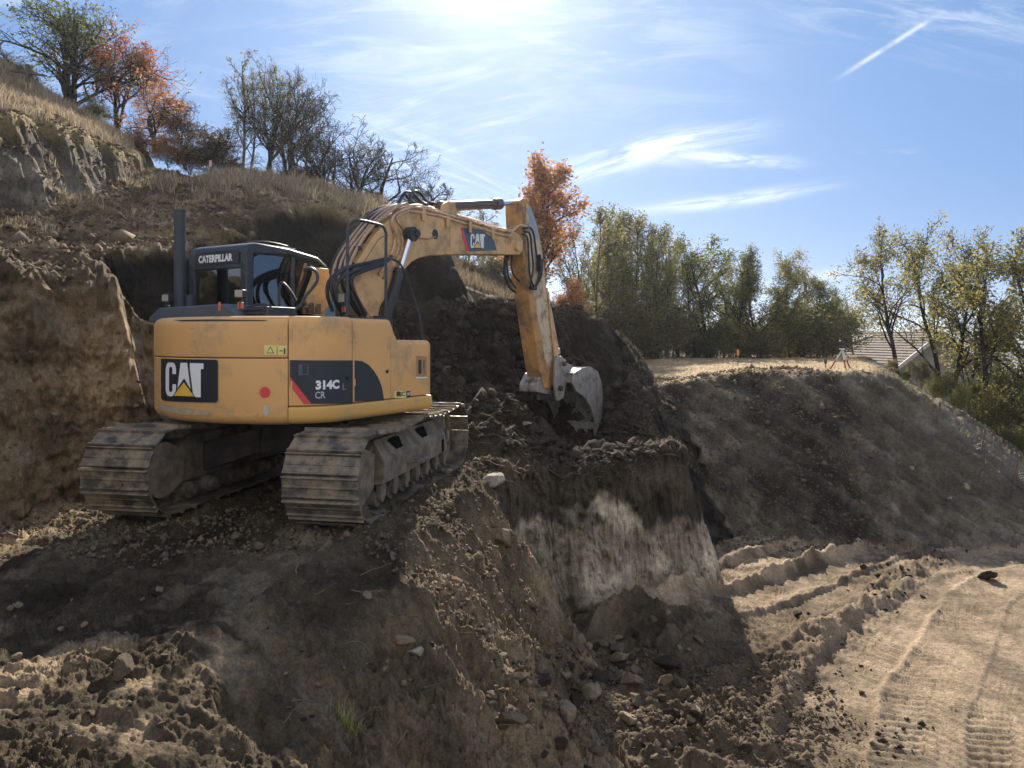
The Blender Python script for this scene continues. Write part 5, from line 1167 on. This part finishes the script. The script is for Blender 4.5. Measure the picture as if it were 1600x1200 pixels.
for i, (u, vb, vt, Y) in enumerate(G2):
    tree('locust_tree', 'locust_%d' % (i % 6+1), u, vb+4, vt+(0, 16, -6, 10, -10)[i % 5], Y, 'locust tree, %s in the row behind the flat embankment' % nth(i), group='locust trees behind the embankment', wide=(1.1, .9, 1.25, .8)[i % 4], leaf=(LF_green, LF_mix, LF_green, LF_yel)[i % 4])
for i in range(15):
    u = 1062+i*17.5; tree('bush', 'shrub_%d' % (i % 4+1), u, 574, 492-RG.uniform(-26, 24), 34+RG.uniform(-1, 3), 'green and ochre bush, %s at the foot of the locust row' % nth(i), 'bush', 'bushes at the foot of the locust row', wide=1.0, leaf=(LF_green, LF_mix, LF_yel)[i % 3])
# trees right, rooted on the lower ground
def low_base(u, Y): p = at(u, 600, Y); p.z = gz(p.x, p.y); return p
for u, vt, Y, k, lab, w in ((1404, 346, 23, 'locust_1', 'tall airy locust tree left of the house gable', .9), (1466, 336, 24, 'locust_2', 'tallest airy locust tree in front of the house gable', .85), (1488, 352, 22.5, 'locust_3', 'forked locust tree right of the tallest one', .8), (1545, 362, 21, 'locust_4', 'slanting locust tree near the right edge', .95), (1590, 355, 22, 'locust_1', 'locust tree cut by the right edge', .9), (1516, 438, 25, 'locust_6', 'short locust tree in front of the right side of the house gable', 1.0)):
    tree('locust_tree', k, u, 0, vt, Y, lab, wide=w, base=low_base(u, Y))
RS = random.Random(9)
for i, (u, vt, Y) in enumerate(sorted(((1392, 560, 21.5), (1418, 572, 21), (1440, 560, 22), (1462, 590, 20.5), (1480, 575, 22), (1505, 600, 20), (1528, 590, 21.5), (1550, 600, 20), (1575, 570, 21), (1600, 600, 19.5), (1625, 575, 20), (1498, 640, 18.8), (1540, 660, 18.5), (1580, 668, 18.2), (1615, 650, 18)))):
    tree('bush', 'shrub_%d' % (i % 4+1), u, 0, vt, Y, 'yellow green bush, %s below the right side of the embankment' % nth(i), 'bush', 'bushes below the embankment', wide=.75, base=low_base(u, Y), leaf=(LF_yel, LF_green, LF_mix)[i % 3])
for i in range(9):
    u = 1345+i*36; tree('bush', 'shrub_%d' % (i % 4+1), u, 0, 560+RS.uniform(-14, 25), 60+RS.uniform(0, 10), 'far bush down in the valley behind the house', 'bush', 'far bushes behind the house', wide=1.2, base=low_base(u, 60), leaf=LF_mix)

# ================================================================== grass
GM = leafmat('dry_grass', [(.20, .155, .10), (.35, .28, .19), (.52, .44, .32)], .3); GB = leafmat('brown_grass', [(.12, .09, .06), (.22, .17, .11), (.36, .29, .2)], .3); GG = leafmat('green_grass', [(.10, .12, .03), (.22, .23, .06), (.38, .34, .12)], .4)
def blades(name, xs, ys, h, w, mat, seed, lean=.35, kind='stuff', label=None, cat='grass', z=None):
    R = np.random.RandomState(seed); n = len(xs)
    if z is None: z, _ = gzs(xs, ys)
    hh = h*R.uniform(.5, 1.3, n); a = R.uniform(0, 6.283, n); ww = w*R.uniform(.6, 1.3, n)
    dx, dy = np.cos(a)*ww/2, np.sin(a)*ww/2; lx, ly = R.normal(0, lean, n)*hh, R.normal(0, lean, n)*hh
    V = np.zeros((n, 5, 3)); V[:, 0] = np.stack([xs-dx, ys-dy, z-.03], 1); V[:, 1] = np.stack([xs+dx, ys+dy, z-.03], 1)
    V[:, 2] = np.stack([xs+dx*.7+lx*.4, ys+dy*.7+ly*.4, z+hh*.6], 1); V[:, 3] = np.stack([xs-dx*.7+lx*.4, ys-dy*.7+ly*.4, z+hh*.6], 1); V[:, 4] = np.stack([xs+lx, ys+ly, z+hh], 1)
    b = np.arange(n)*5; F4 = np.stack([b, b+1, b+2, b+3], 1); F4b = np.stack([b+3, b+2, b+4, b+4], 1)
    me = bpy.data.meshes.new(name); V = V.reshape(-1, 3); me.vertices.add(len(V)); me.vertices.foreach_set('co', V.astype(np.float32).ravel())
    F3 = np.stack([b+3, b+2, b+4], 1); idx = np.concatenate([F4.ravel(), F3.ravel()]); me.loops.add(len(idx)); me.loops.foreach_set('vertex_index', idx.astype(np.int32))
    ls = np.concatenate([np.arange(n)*4, 4*n+np.arange(n)*3]); lt = np.concatenate([np.full(n, 4), np.full(n, 3)]); me.polygons.add(2*n); me.polygons.foreach_set('loop_start', ls.astype(np.int32)); me.polygons.foreach_set('loop_total', lt.astype(np.int32))
    me.materials.append(mat); at_ = me.attributes.new('leaf', 'FLOAT_COLOR', 'POINT'); c = np.ones((len(V), 4), np.float32); c[:, :3] = np.repeat(R.uniform(0, 1, n), 5)[:, None]; at_.data.foreach_set('color', c.ravel()); me.update(calc_edges=True)
    return tag(new_obj(name, me), label, cat, kind=kind)
def scatter(n, x0, x1, y0, y1, seed): R = np.random.RandomState(seed); return R.uniform(x0, x1, n), R.uniform(y0, y1, n)
x, y = scatter(90000, -21, -9.5, 11, 29, 1); sdU = sdpoly(x, y, UPPER); m = (sdU < -.15) & (fbm(x, y, .6, 2, seed=91) > -.55); blades('slope_grass', x[m], y[m], .26, .022, GM, 2, label='tall dry straw grass covering the slope above the cut bank')
x, y = scatter(60000, -10.5, -2.5, 11, 23, 3); sdH = sdpoly(x, y, HILL); m = (sdH < -.3) & (sdpoly(x, y, UPPER) > .3) & (fbm(x, y, .5, 3, seed=89)+.25*sstep(13, 20, y)-.42+.35*n2(x*2, y*2) > 0); blades('terrace_grass', x[m], y[m], .12, .018, GM, 4, label='sparse green and straw weeds on the churned terrace')
x, y = scatter(16000, -8.5, -3.4, 17.3, 22, 5); m = (sdpoly(x, y, HILL) < -.1) & (fbm(x, y, .9, 2, seed=92) > -.25); blades('crest_grass', x[m], y[m], .32, .025, GM, 6, label='dry grass along the crest above the dark bank')
x, y = scatter(22000, -4.5, 3.5, 21.5, 32, 7); blades('hillside_grass', x, y, .25, .03, GB, 8, label='pale dry grass on the hillside seen under the boom')
p = hit(1050, 700); x = p.x-.25+np.random.RandomState(9).normal(0, .22, 500); y = p.y+.15+np.random.RandomState(10).normal(0, .12, 500); blades('edge_grass', x, y, .12, .008, GM, 11, label='tuft of dry grass on the outer corner of the rock ledge')
p = hit(545, 1140); R = np.random.RandomState(12); x = p.x+R.normal(0, .03, 120); y = p.y+R.normal(0, .025, 120); z_, _ = gzs(x, y); blades('grass_tuft', x, y, .085, .004, leafmat('fresh_grass', [(.22, .22, .07), (.42, .40, .13), (.6, .52, .28)], .4), 13, .7, kind=None, label='small green and yellow grass tuft on the clod at the bottom', cat='grass tuft', z=z_+.02)
x, y = scatter(5000, 2.5, 11, 13.5, 18, 14); m = fbm(x*1.0+y*.75, y*.16, 1.4, 2, seed=95) > .35; blades('embankment_weeds', x[m], y[m], .11, .012, GG, 15, .8, label='thin dry roots and weeds sticking out of the embankment slope')
x, y = scatter(3500, 4, 14, 18.3, 30, 16); m = (sdpoly(x, y, EMB) < -.1) & (n2(x*.7, y*.7) > .1); blades('embankment_top_weeds', x[m], y[m], .10, .015, GM, 17, .6, label='low dry weeds on the flat embankment top')
# roots hanging and lying on the dug earth
def roots(name, n, fn, label, seed):
    R = random.Random(seed); mb = MB()
    for i in range(n):
        p = fn(R); q = [p]; d = Vector((R.uniform(-1, 1), R.uniform(-1, 1), R.uniform(-.2, .5))).normalized()
        for k in range(4): d = (d+Vector((R.uniform(-.6, .6), R.uniform(-.6, .6), R.uniform(-.5, .3)))).normalized(); q.append(q[-1]+d*R.uniform(.03, .08))
        mb.tube(q, [.005, .004, .003, .0025, .002], 3)
    return tag(mb.build(name, simple('root_fibre', (.17, .125, .085), .8, var=.3), sharp=80), label, 'roots', kind='stuff')
roots('loose_roots', 420, lambda R: hit(R.uniform(700, 1060), R.uniform(600, 760))+Vector((0, -.02, .02)), 'fine pale roots in the black soil around the bucket', 3)
roots('slope_roots', 40, lambda R: hit(R.uniform(430, 800), R.uniform(800, 1180))+Vector((0, -.01, .01)), 'fine dry roots on the earth slope in the foreground', 4)
# ================================================================== stones and clods
def stone_mesh(name, seed, rough=.28, flat=.8, sub=3):
    bm = bmesh.new(); bmesh.ops.create_icosphere(bm, subdivisions=sub, radius=1.0); R = np.random.RandomState(seed)
    pl = R.normal(0, 1, (9, 3)); pl /= np.linalg.norm(pl, axis=1)[:, None]; dd = R.uniform(.38, .8, 9)
    co = np.array([v.co for v in bm.verts])
    for n_, d_ in zip(pl, dd): t = co @ n_; m = t > d_; co[m] -= n_*(t[m]-d_)[:, None]*.92
    nn = fbm(co[:, 0]+seed, co[:, 1]+co[:, 2]*.7, 1.6, 3, seed=seed)+fbm(co[:, 2]+seed, co[:, 0]-co[:, 1]*.5, 3.1, 3, seed=seed+5)*.6
    co *= (1+rough*.35*nn)[:, None]; co[:, 2] *= flat; co[:, 0] *= R.uniform(1, 1.35)
    for v, c in zip(bm.verts, co): v.co = c
    me = bpy.data.meshes.new(name); bm.to_mesh(me); bm.free(); me.shade_smooth(); me.set_sharp_from_angle(angle=math.radians(18)); return me
M_st = {'tan': earth_mat('stone_tan', False, (.23, .18, .125), .5, .02, (3, 14, 50)), 'grey': earth_mat('stone_grey', False, (.145, .115, .085), .5, .02, (3, 14, 50)), 'pale': earth_mat('stone_pale', False, (.33, .29, .235), .4, .02, (3, 14, 50)),
        'dark': earth_mat('clod_dark', False, (.055, .043, .033), .8, .03, (3, 14, 50)), 'brown': earth_mat('clod_brown', False, (.15, .115, .08), .8, .03, (3, 14, 50))}
SM = {}
def stone(u, v, size_px, mat, label, seed, name='stone', cat='stone', group=None, sink=.35, flat=.8, p=None):
    key = (seed % 12, mat, name)
    if key not in SM: me = stone_mesh(name, seed % 12+1, .5 if 'clod' in name else .28, .8); me.materials.append(M_st[mat]); SM[key] = me
    if p is None: p = hit(u, v)
    s = size_px*p.y/F/2; o = new_obj(name, SM[key]); R = random.Random(seed*7+1)
    o.location = p+Vector((0, s*.3, s*(1-sink)*flat*.75)); o.scale = (s, s*R.uniform(.8, 1.1), s*R.uniform(.8, 1.05)*flat/.8); o.rotation_euler = (R.uniform(-.4, .4), R.uniform(-.4, .4), R.uniform(0, 6.28))
    return tag(o, label, cat, group)
stone(1545, 910, 25, 'dark', 'single dark clod lying alone on the sunlit road', 3, 'earth_clod', 'clod', sink=.15)
stone(186, 1062, 46, 'brown', 'flat brown block on the churned sunlit earth at lower left', 5, 'stone', sink=.3, flat=.7)
stone(785, 856, 44, 'tan', 'large rounded tan boulder stuck in the rock ledge', 7, 'boulder', 'boulder', sink=.45, flat=1.1)
stone(770, 762, 46, 'pale', 'pale flat boulder on the ledge beside the bucket', 2, 'boulder', 'boulder', sink=.45, flat=.6)
stone(822, 668, 30, 'pale', 'pale stone in the black soil left of the bucket', 4, sink=.4, flat=.5)
stone(632, 1012, 34, 'tan', 'tan stone poking out of the foreground slope', 9, sink=.5); stone(650, 1026, 22, 'pale', 'pale edge stone just right of the tan one on the slope', 1, sink=.5)
stone(885, 1132, 44, 'tan', 'round tan stone in front of the rubble pile', 6); stone(800, 1140, 40, 'grey', 'grey stone at the bottom of the rubble', 8, flat=.7); stone(776, 1130, 34, 'tan', 'brown stone left of the grey bottom stone', 10)
stone(1042, 1052, 52, 'dark', 'biggest dark block at the right end of the rubble', 11, 'boulder', 'boulder'); stone(985, 1076, 46, 'grey', 'big rough block left of the dark block', 0, 'boulder', 'boulder')
stone(925, 1092, 38, 'tan', 'light brown block in the middle of the rubble', 2, 'boulder', 'boulder'); stone(968, 1040, 30, 'tan', 'tan stone at the top of the rubble pile', 3)
stone(1090, 1122, 34, 'dark', 'dark clod right of the rubble pile', 6, 'earth_clod', 'clod'); stone(1054, 1122, 30, 'dark', 'dark clod below the biggest dark block', 7, 'earth_clod', 'clod')
for u, v, s_, l_ in ((1425, 736, 14, 'white stone high on the embankment slope'), (1512, 768, 17, 'biggest white stone under the wire fence'), (1486, 785, 12, 'white stone left below the fence'), (1350, 790, 9, 'small white stone low on the embankment'), (1442, 806, 8, 'white stone just above the shaded road edge'), (1174, 640, 9, 'pale stone near the top of the embankment slope'), (1334, 694, 8, 'small pale stone in the middle of the embankment'), (1100, 640, 8, 'little pale stone left on the embankment slope')):
    stone(u, v, s_*.75, 'tan' if s_ < 10 else 'pale', l_, int(u) % 11, sink=.3)
RR = random.Random(21)
for i in range(150):
    t = RR.random(); u = RR.gauss(905, 72) if t < .7 else RR.uniform(760, 1120); v = 1010+abs(RR.gauss(0, 75))+max(0, (860-u))*.15 if t < .7 else RR.uniform(960, 1190)
    if v > 1198: v = RR.uniform(1060, 1195)
    sz = RR.choice([7, 9, 11, 14, 18, 22, 28]) * (1.0 if v > 1050 else .8)
    mt = RR.choice(['tan', 'grey', 'brown', 'brown', 'dark', 'dark'])
    stone(u, v, sz, mt, {'tan': 'tan', 'grey': 'grey', 'brown': 'brown', 'dark': 'dark'}[mt]+' stone in the rubble pile below the rock ledge', i, group='%s stones of the rubble pile' % mt, sink=.6)
for i in range(90):       # clods along the road's spill ridge
    t = RR.random(); a = np.array(RIDGE); q = t*(len(a)-1); k_ = min(int(q), len(a)-2); xy = a[k_]*(1-q+k_)+a[k_+1]*(q-k_)+np.array([RR.gauss(0, .35), RR.gauss(0, .3)])
    pz_ = Vector((xy[0], xy[1], gz(*xy))); stone(0, 0, RR.choice([4, 6, 8, 11, 16])*8/pz_.y, 'dark', 'small dark clod in the ridge of spilled soil along the road', i, 'earth_clod', 'clod', 'dark clods of the spilled ridge', sink=.35, p=pz_)
for i in range(60):       # bench and slope
    u = RR.uniform(0, 700); v = RR.uniform(880, 1190); mt = RR.choice(['brown', 'tan', 'dark'])
    stone(u, v, RR.uniform(5, 16), mt, '%s lump scattered on the worked ground in the foreground' % mt, i, 'earth_clod', 'clod', '%s lumps on the worked ground' % mt, sink=.35)
for i in range(26):       # stones bedded in the left cut bank
    u = RR.uniform(5, 225); v = RR.uniform(470, 760); pz_ = hit(u, v); pz_.y += .01
    stone(0, 0, RR.choice([4, 6, 9, 12]), RR.choice(['tan', 'brown']), 'small stone bedded in the tan cut bank at the left', i, group='stones bedded in the left cut bank', sink=.5, p=pz_)
# crumbs : tiny loose earth everywhere
def crumbs(name, n, box_, size, mat, label, seed, filt=None):
    R = np.random.RandomState(seed); x = R.uniform(box_[0], box_[1], n); y = R.uniform(box_[2], box_[3], n)
    if filt is not None: m = filt(x, y, R); x, y = x[m], y[m]
    z, inf_ = gzs(x, y); fl = ((inf_['rock'][0]*(inf_['dbo'][0] > .03)) < .3) & (inf_['dh'][0] < .05+9*(inf_['k'][0] != 4)) & (inf_['dd'][0] < .9+9*(inf_['k'][0] != 3)); x, y, z = x[fl], y[fl], z[fl]; n = len(x); base = np.array([(1, 0, 0), (-1, 0, 0), (0, 1, 0), (0, -1, 0), (0, 0, .8), (0, 0, -.8)], float)
    s = size*np.exp(R.normal(0, .55, n)); V = base[None]*R.uniform(.6, 1.3, (n, 6, 1)); a = R.uniform(0, 6.28, n); ca, sa = np.cos(a)[:, None], np.sin(a)[:, None]
    V = np.stack([V[..., 0]*ca-V[..., 1]*sa, V[..., 0]*sa+V[..., 1]*ca, V[..., 2]+R.normal(0, .2, (n, 6))], -1)*s[:, None, None]+np.stack([x, y, z+s*.25], 1)[:, None]
    f = np.array([(0, 2, 4), (2, 1, 4), (1, 3, 4), (3, 0, 4), (2, 0, 5), (1, 2, 5), (3, 1, 5), (0, 3, 5)]); Fc = (f[None]+np.arange(n)[:, None, None]*6).reshape(-1, 3)
    return tag(new_obj(name, fast_mesh(name, V.reshape(-1, 3), Fc, [mat], False)), label, 'soil', kind='stuff')
crumbs('soil_crumbs', 40000, (-5, 3, 2.2, 9.5), .012, M_st['brown'], 'loose crumbs of earth over the worked ground', 1, lambda x, y, R: n2(x*1.1, y*1.1)+R.uniform(-.4, .4, len(x)) > -.05)
crumbs('churned_crumbs', 26000, (-4.2, -.9, 2.4, 4.6), .0075, M_st['tan'], 'pale crumbs over the churned sunlit earth at lower left', 8)
crumbs('slope_gravel', 24000, (-1.6, 3.4, 3.6, 10.4), .010, M_st['brown'], 'fine gravel and crumbs on the slope and in the rubble', 2, lambda x, y, R: (sdpoly(x, y, BENCH) > .15) & (n2(x*1.3, y*1.3)+R.uniform(-.5, .5, len(x)) > -.1))
crumbs('road_crumbs', 12000, (2, 12, 4.5, 14), .013, M_st['dark'], 'dark crumbs scattered on the dirt road', 3, lambda x, y, R: (n2(x*.8, y*.8)+R.uniform(-.5, .5, len(x)) > .15))
crumbs('dug_soil_lumps', 45000, (-4, 3.3, 9.8, 16), .030, M_st['dark'], 'lumps of black dug soil in front of the bank', 4, lambda x, y, R: R.uniform(0, 1, len(x)) < sstep(9.8, 11.5, y))
crumbs('terrace_lumps', 16000, (-12, -3, 7.5, 21), .030, M_st['brown'], 'lumps of soil on the churned terrace', 5, lambda x, y, R: (sdpoly(x, y, HILL) < 0))
crumbs('embankment_gravel', 16000, (2.5, 13, 13, 19), .018, M_st['brown'], 'gravel and soil lumps on the embankment slope', 6)

# ================================================================== house behind the right trees
M_roof = simple('roof_tiles', (.19, .155, .135), .9, var=.25, scale=3, dirt=(.16, .13, .11), dirt_amt=.3, dirt_scale=2); M_wall = simple('render_wall', (.22, .195, .18), .85, var=.1, scale=2, dirt=(.28, .25, .23), dirt_amt=.3); M_trim = simple('wood_trim', (.40, .37, .33), .6, var=.1); M_wood = simple('dark_wood', (.10, .075, .06), .7)
hA = at(1472, 517, 44); hL = at(1383, 584, 44); hR = Vector((2*hA.x-hL.x, hA.y, hL.z)); rd = Vector((-.10, 1, 0)).normalized(); rx = Vector((rd.y, -rd.x, 0)); Ln = 12.0
house = empty('house', (hA.x, hA.y, hL.z-5.6)); tag(house, 'pale rendered house with a tiled gable roof down behind the right trees', 'house')
W2 = (hA.x-hL.x); HB = hL.z-5.6
def hp(x, y, z): return rx*x+rd*y+Vector((0, 0, z))
hz_e, hz_r = hL.z-HB, hA.z-HB
mb = MB(); w_ = W2-.55; sl = (hz_r-hz_e)/W2
sec = [(-w_, 0), (w_, 0), (w_, hz_e+sl*.55-.12), (0, hz_r-.12), (-w_, hz_e+sl*.55-.12)]
mb.prism(sec, lambda p, d: hp(p[0], d, p[1]), .7, Ln-.5); mb.build('wall', M_wall, house)
mb = MB()
for sg_ in (-1, 1): mb.prism([(0, hz_r), (sg_*W2, hz_e), (sg_*W2, hz_e-.10), (0, hz_r-.12)], lambda p, d: hp(p[0], d, p[1]), 0, Ln)
rf = mb.build('roof', M_roof, house)
for sg_ in (-1, 1):
    for k in range(16):
        t = (k+.5)/16; mb = MB(); x_ = sg_*W2*t; z_ = hz_r-(hz_r-hz_e)*t; mb.box(hp(x_, Ln/2, z_+.02), (.06, Ln, .02), Matrix.Rotation(math.atan2(rd.y, rd.x)-math.pi/2, 4, 'Z')); mb.build('tile_course', M_roof, rf)
for sg_ in (-1, 1): mb = MB(); mb.prism([(0, hz_r+.03), (sg_*W2, hz_e+.03), (sg_*W2, hz_e-.22), (0, hz_r-.26)], lambda p, d: hp(p[0], d, p[1]), -.06, -.005); mb.build('verge_board', M_trim if sg_ < 0 else M_wood, rf)
for x_, z_ in ((-1.5, 1.4), (1.2, 1.4), (0, 4.0)):
    mb = MB(); mb.box(hp(x_, .67, z_), (1.0, .10, 1.3), Matrix.Rotation(math.atan2(rd.y, rd.x)-math.pi/2, 4, 'Z')); wd = mb.build('window', M_trim, house, bevel=.01)
    mb = MB(); mb.box(hp(x_, .61, z_), (.8, .03, 1.1), Matrix.Rotation(math.atan2(rd.y, rd.x)-math.pi/2, 4, 'Z')); mb.build('pane', M_decal, wd)
# lower shed roof left of the house
sA = at(1318, 524, 46); shed = empty('shed', (sA.x, sA.y, sA.z-4)); tag(shed, 'low dark roofed shed peeking over the embankment left of the house', 'shed')
mb = MB(); mb.prism([(-1.7, 2.6), (1.9, 3.9), (1.9, 4.02), (-1.7, 2.72)], lambda p, d: Vector((p[0], d, p[1])), 0, 4); r2 = mb.build('roof', simple('shed_roof', (.10, .085, .08), .7, var=.3), shed)
for k in range(3): mb = MB(); mb.prism([(-1.72, 2.74), (-.2, 3.29), (-.2, 3.33), (-1.72, 2.78)], lambda p, d: Vector((p[0], d, p[1])), .05+k*1.2, .2+k*1.2); mb.build('roof_batten', M_trim, r2)
mb = MB(); mb.box((.1, 2, 1.3), (3.0, 3.2, 2.6)); mb.build('wall', M_wall, shed)
# ================================================================== survey tripod, stakes, fence
def ground_at(u, v, Y): p = at(u, v, Y); p.z = gz(p.x, p.y); return p
M_redp = simple('signal_red', (.28, .05, .05), .5); M_wh = simple('signal_white', (.6, .58, .55), .5)
p = ground_at(1316, 572, 19.0); tri = empty('survey_tripod', p); tag(tri, 'red and white survey tripod with instrument near the embankment corner', 'tripod')
for k in range(3):
    a = k*2.094+.4; f0 = Vector((math.cos(a)*.30, math.sin(a)*.30, 0)); f1 = Vector((0, 0, .52)); 
    mb = MB(); mb.tube([f0, f0.lerp(f1, .5)], .018, 6); lg = mb.build('leg', M_redp, tri); mb = MB(); mb.tube([f0.lerp(f1, .5), f1], .020, 6); mb.build('upper_leg', M_wh, lg)
mb = MB(); mb.cyl((0, 0, .52), (0, 0, .56), .07, 14); mb.build('tripod_head', M_wh, tri)
mb = MB(); mb.box((0, 0, .67), (.13, .11, .18)); mb.cyl((0, -.09, .69), (0, .09, .69), .035, 12); mb.build('instrument', M_black, tri, bevel=.01)
def stake(u, v, Y, h, label, top): 
    p = ground_at(u, v, Y); e = empty('survey_stake', p); tag(e, label, 'stake'); mb = MB(); mb.box((0, 0, h/2-.1), (.028, .028, h+.1), taper=.9); mb.build('post', simple('stake_wood', (.20, .15, .10), .8), e)
    mb = MB(); mb.box((0, 0, h-.08), (.06, .05, .16)); mb.build('painted_top', top, e, bevel=.005)
stake(1153, 572, 20.5, .50, 'wooden stake with an orange top on the embankment', simple('orange_paint', (.55, .20, .06), .6)); stake(1290, 574, 19.2, .30, 'thin short stake left of the survey tripod', M_wood); stake(329, 300, 19.0, .66, 'thin stake with a pale pink tip on the left terrace', simple('pink_tip', (.7, .4, .38), .6))
p = ground_at(43, 158, 21.5); pz = empty('fence_post', p); tag(pz, 'dark wooden post standing on the slope at far left', 'post'); mb = MB(); mb.box((0, 0, .35), (.09, .09, .8)); mb.build('post', M_wood, pz); mb = MB(); mb.tube([(-1.6, .2, .75), (-.8, .1, .62), (0, 0, .50), (.5, 0, .42)], .035, 6); mb.build('rail', M_wood, pz)
# bent wire fence at the foot of the slope
FP = [(1462, 745, 16.2, 33), (1532, 770, 15.6, 38), (1583, 785, 15.0, 40), (1650, 800, 14.6, 40)]
f0 = ground_at(FP[0][0], FP[0][1], FP[0][2]); fence = empty('wire_fence', f0); tag(fence, 'sagging chain link fence on rusty posts at the embankment foot', 'fence')
tops = []; bots = []
for u, v, Y, hpx in FP:
    b = ground_at(u, v, Y)-f0; h = hpx*Y/F*1.05; t = b+Vector((.10, 0, h)); mb = MB(); mb.tube([b-Vector((0, 0, .1)), t], .022, 8); mb.build('post', simple('fence_post_rust', (.12, .085, .065), .7), fence); tops.append(t); bots.append(b+Vector((0, 0, .03)))
for k in range(3):
    mb = MB(); nx_ = 18; A0, A1, B0, B1 = bots[k], bots[k+1], tops[k]-Vector((0, 0, .04)), tops[k+1]-Vector((0, 0, .04))
    def fpnt(a, b): a = min(max(a, 0), 1); p = A0.lerp(A1, a).lerp(B0.lerp(B1, a), b); p.z -= .10*math.sin(a*math.pi)*b; p.y -= .08*math.sin(a*math.pi)*math.sin(b*3.1); return p
    for i in range(-8, nx_):
        for sg_ in (0, 1):
            a0 = i/nx_; a1 = (i+8)/nx_
            if sg_: pts = [(a0+(a1-a0)*t, 1-t) for t in np.linspace(0, 1, 6)]
            else: pts = [(a0+(a1-a0)*t, t) for t in np.linspace(0, 1, 6)]
            pts = [q for q in pts if 0 <= q[0] <= 1]
            if len(pts) > 1: mb.tube([fpnt(*q) for q in pts], .0028, 3)
    mb.tube([fpnt(t, 1) for t in np.linspace(0, 1, 6)], .006, 4)
    mb.build('mesh_panel', simple('fence_wire', (.22, .21, .20), .4, metal=.6), fence)
# ================================================================== air
def haze(density):
    mb = MB(); mb.box((0, 850, -3), (5200, 1900, 116)); m = bpy.data.materials.new('haze_air'); m.use_nodes = True; t = m.node_tree
    for n_ in list(t.nodes): t.nodes.remove(n_)
    o_ = t.nodes.new('ShaderNodeOutputMaterial'); v = t.nodes.new('ShaderNodeVolumePrincipled'); v.inputs['Color'].default_value = (.80, .88, 1.0, 1); v.inputs['Density'].default_value = density; v.inputs['Anisotropy'].default_value = .65
    t.links.new(v.outputs[0], o_.inputs['Volume']); o = mb.build('haze', m); o['kind'] = 'stuff'; o['label'] = 'thin blue daylight haze over the valley'; return o
haze(.0003)
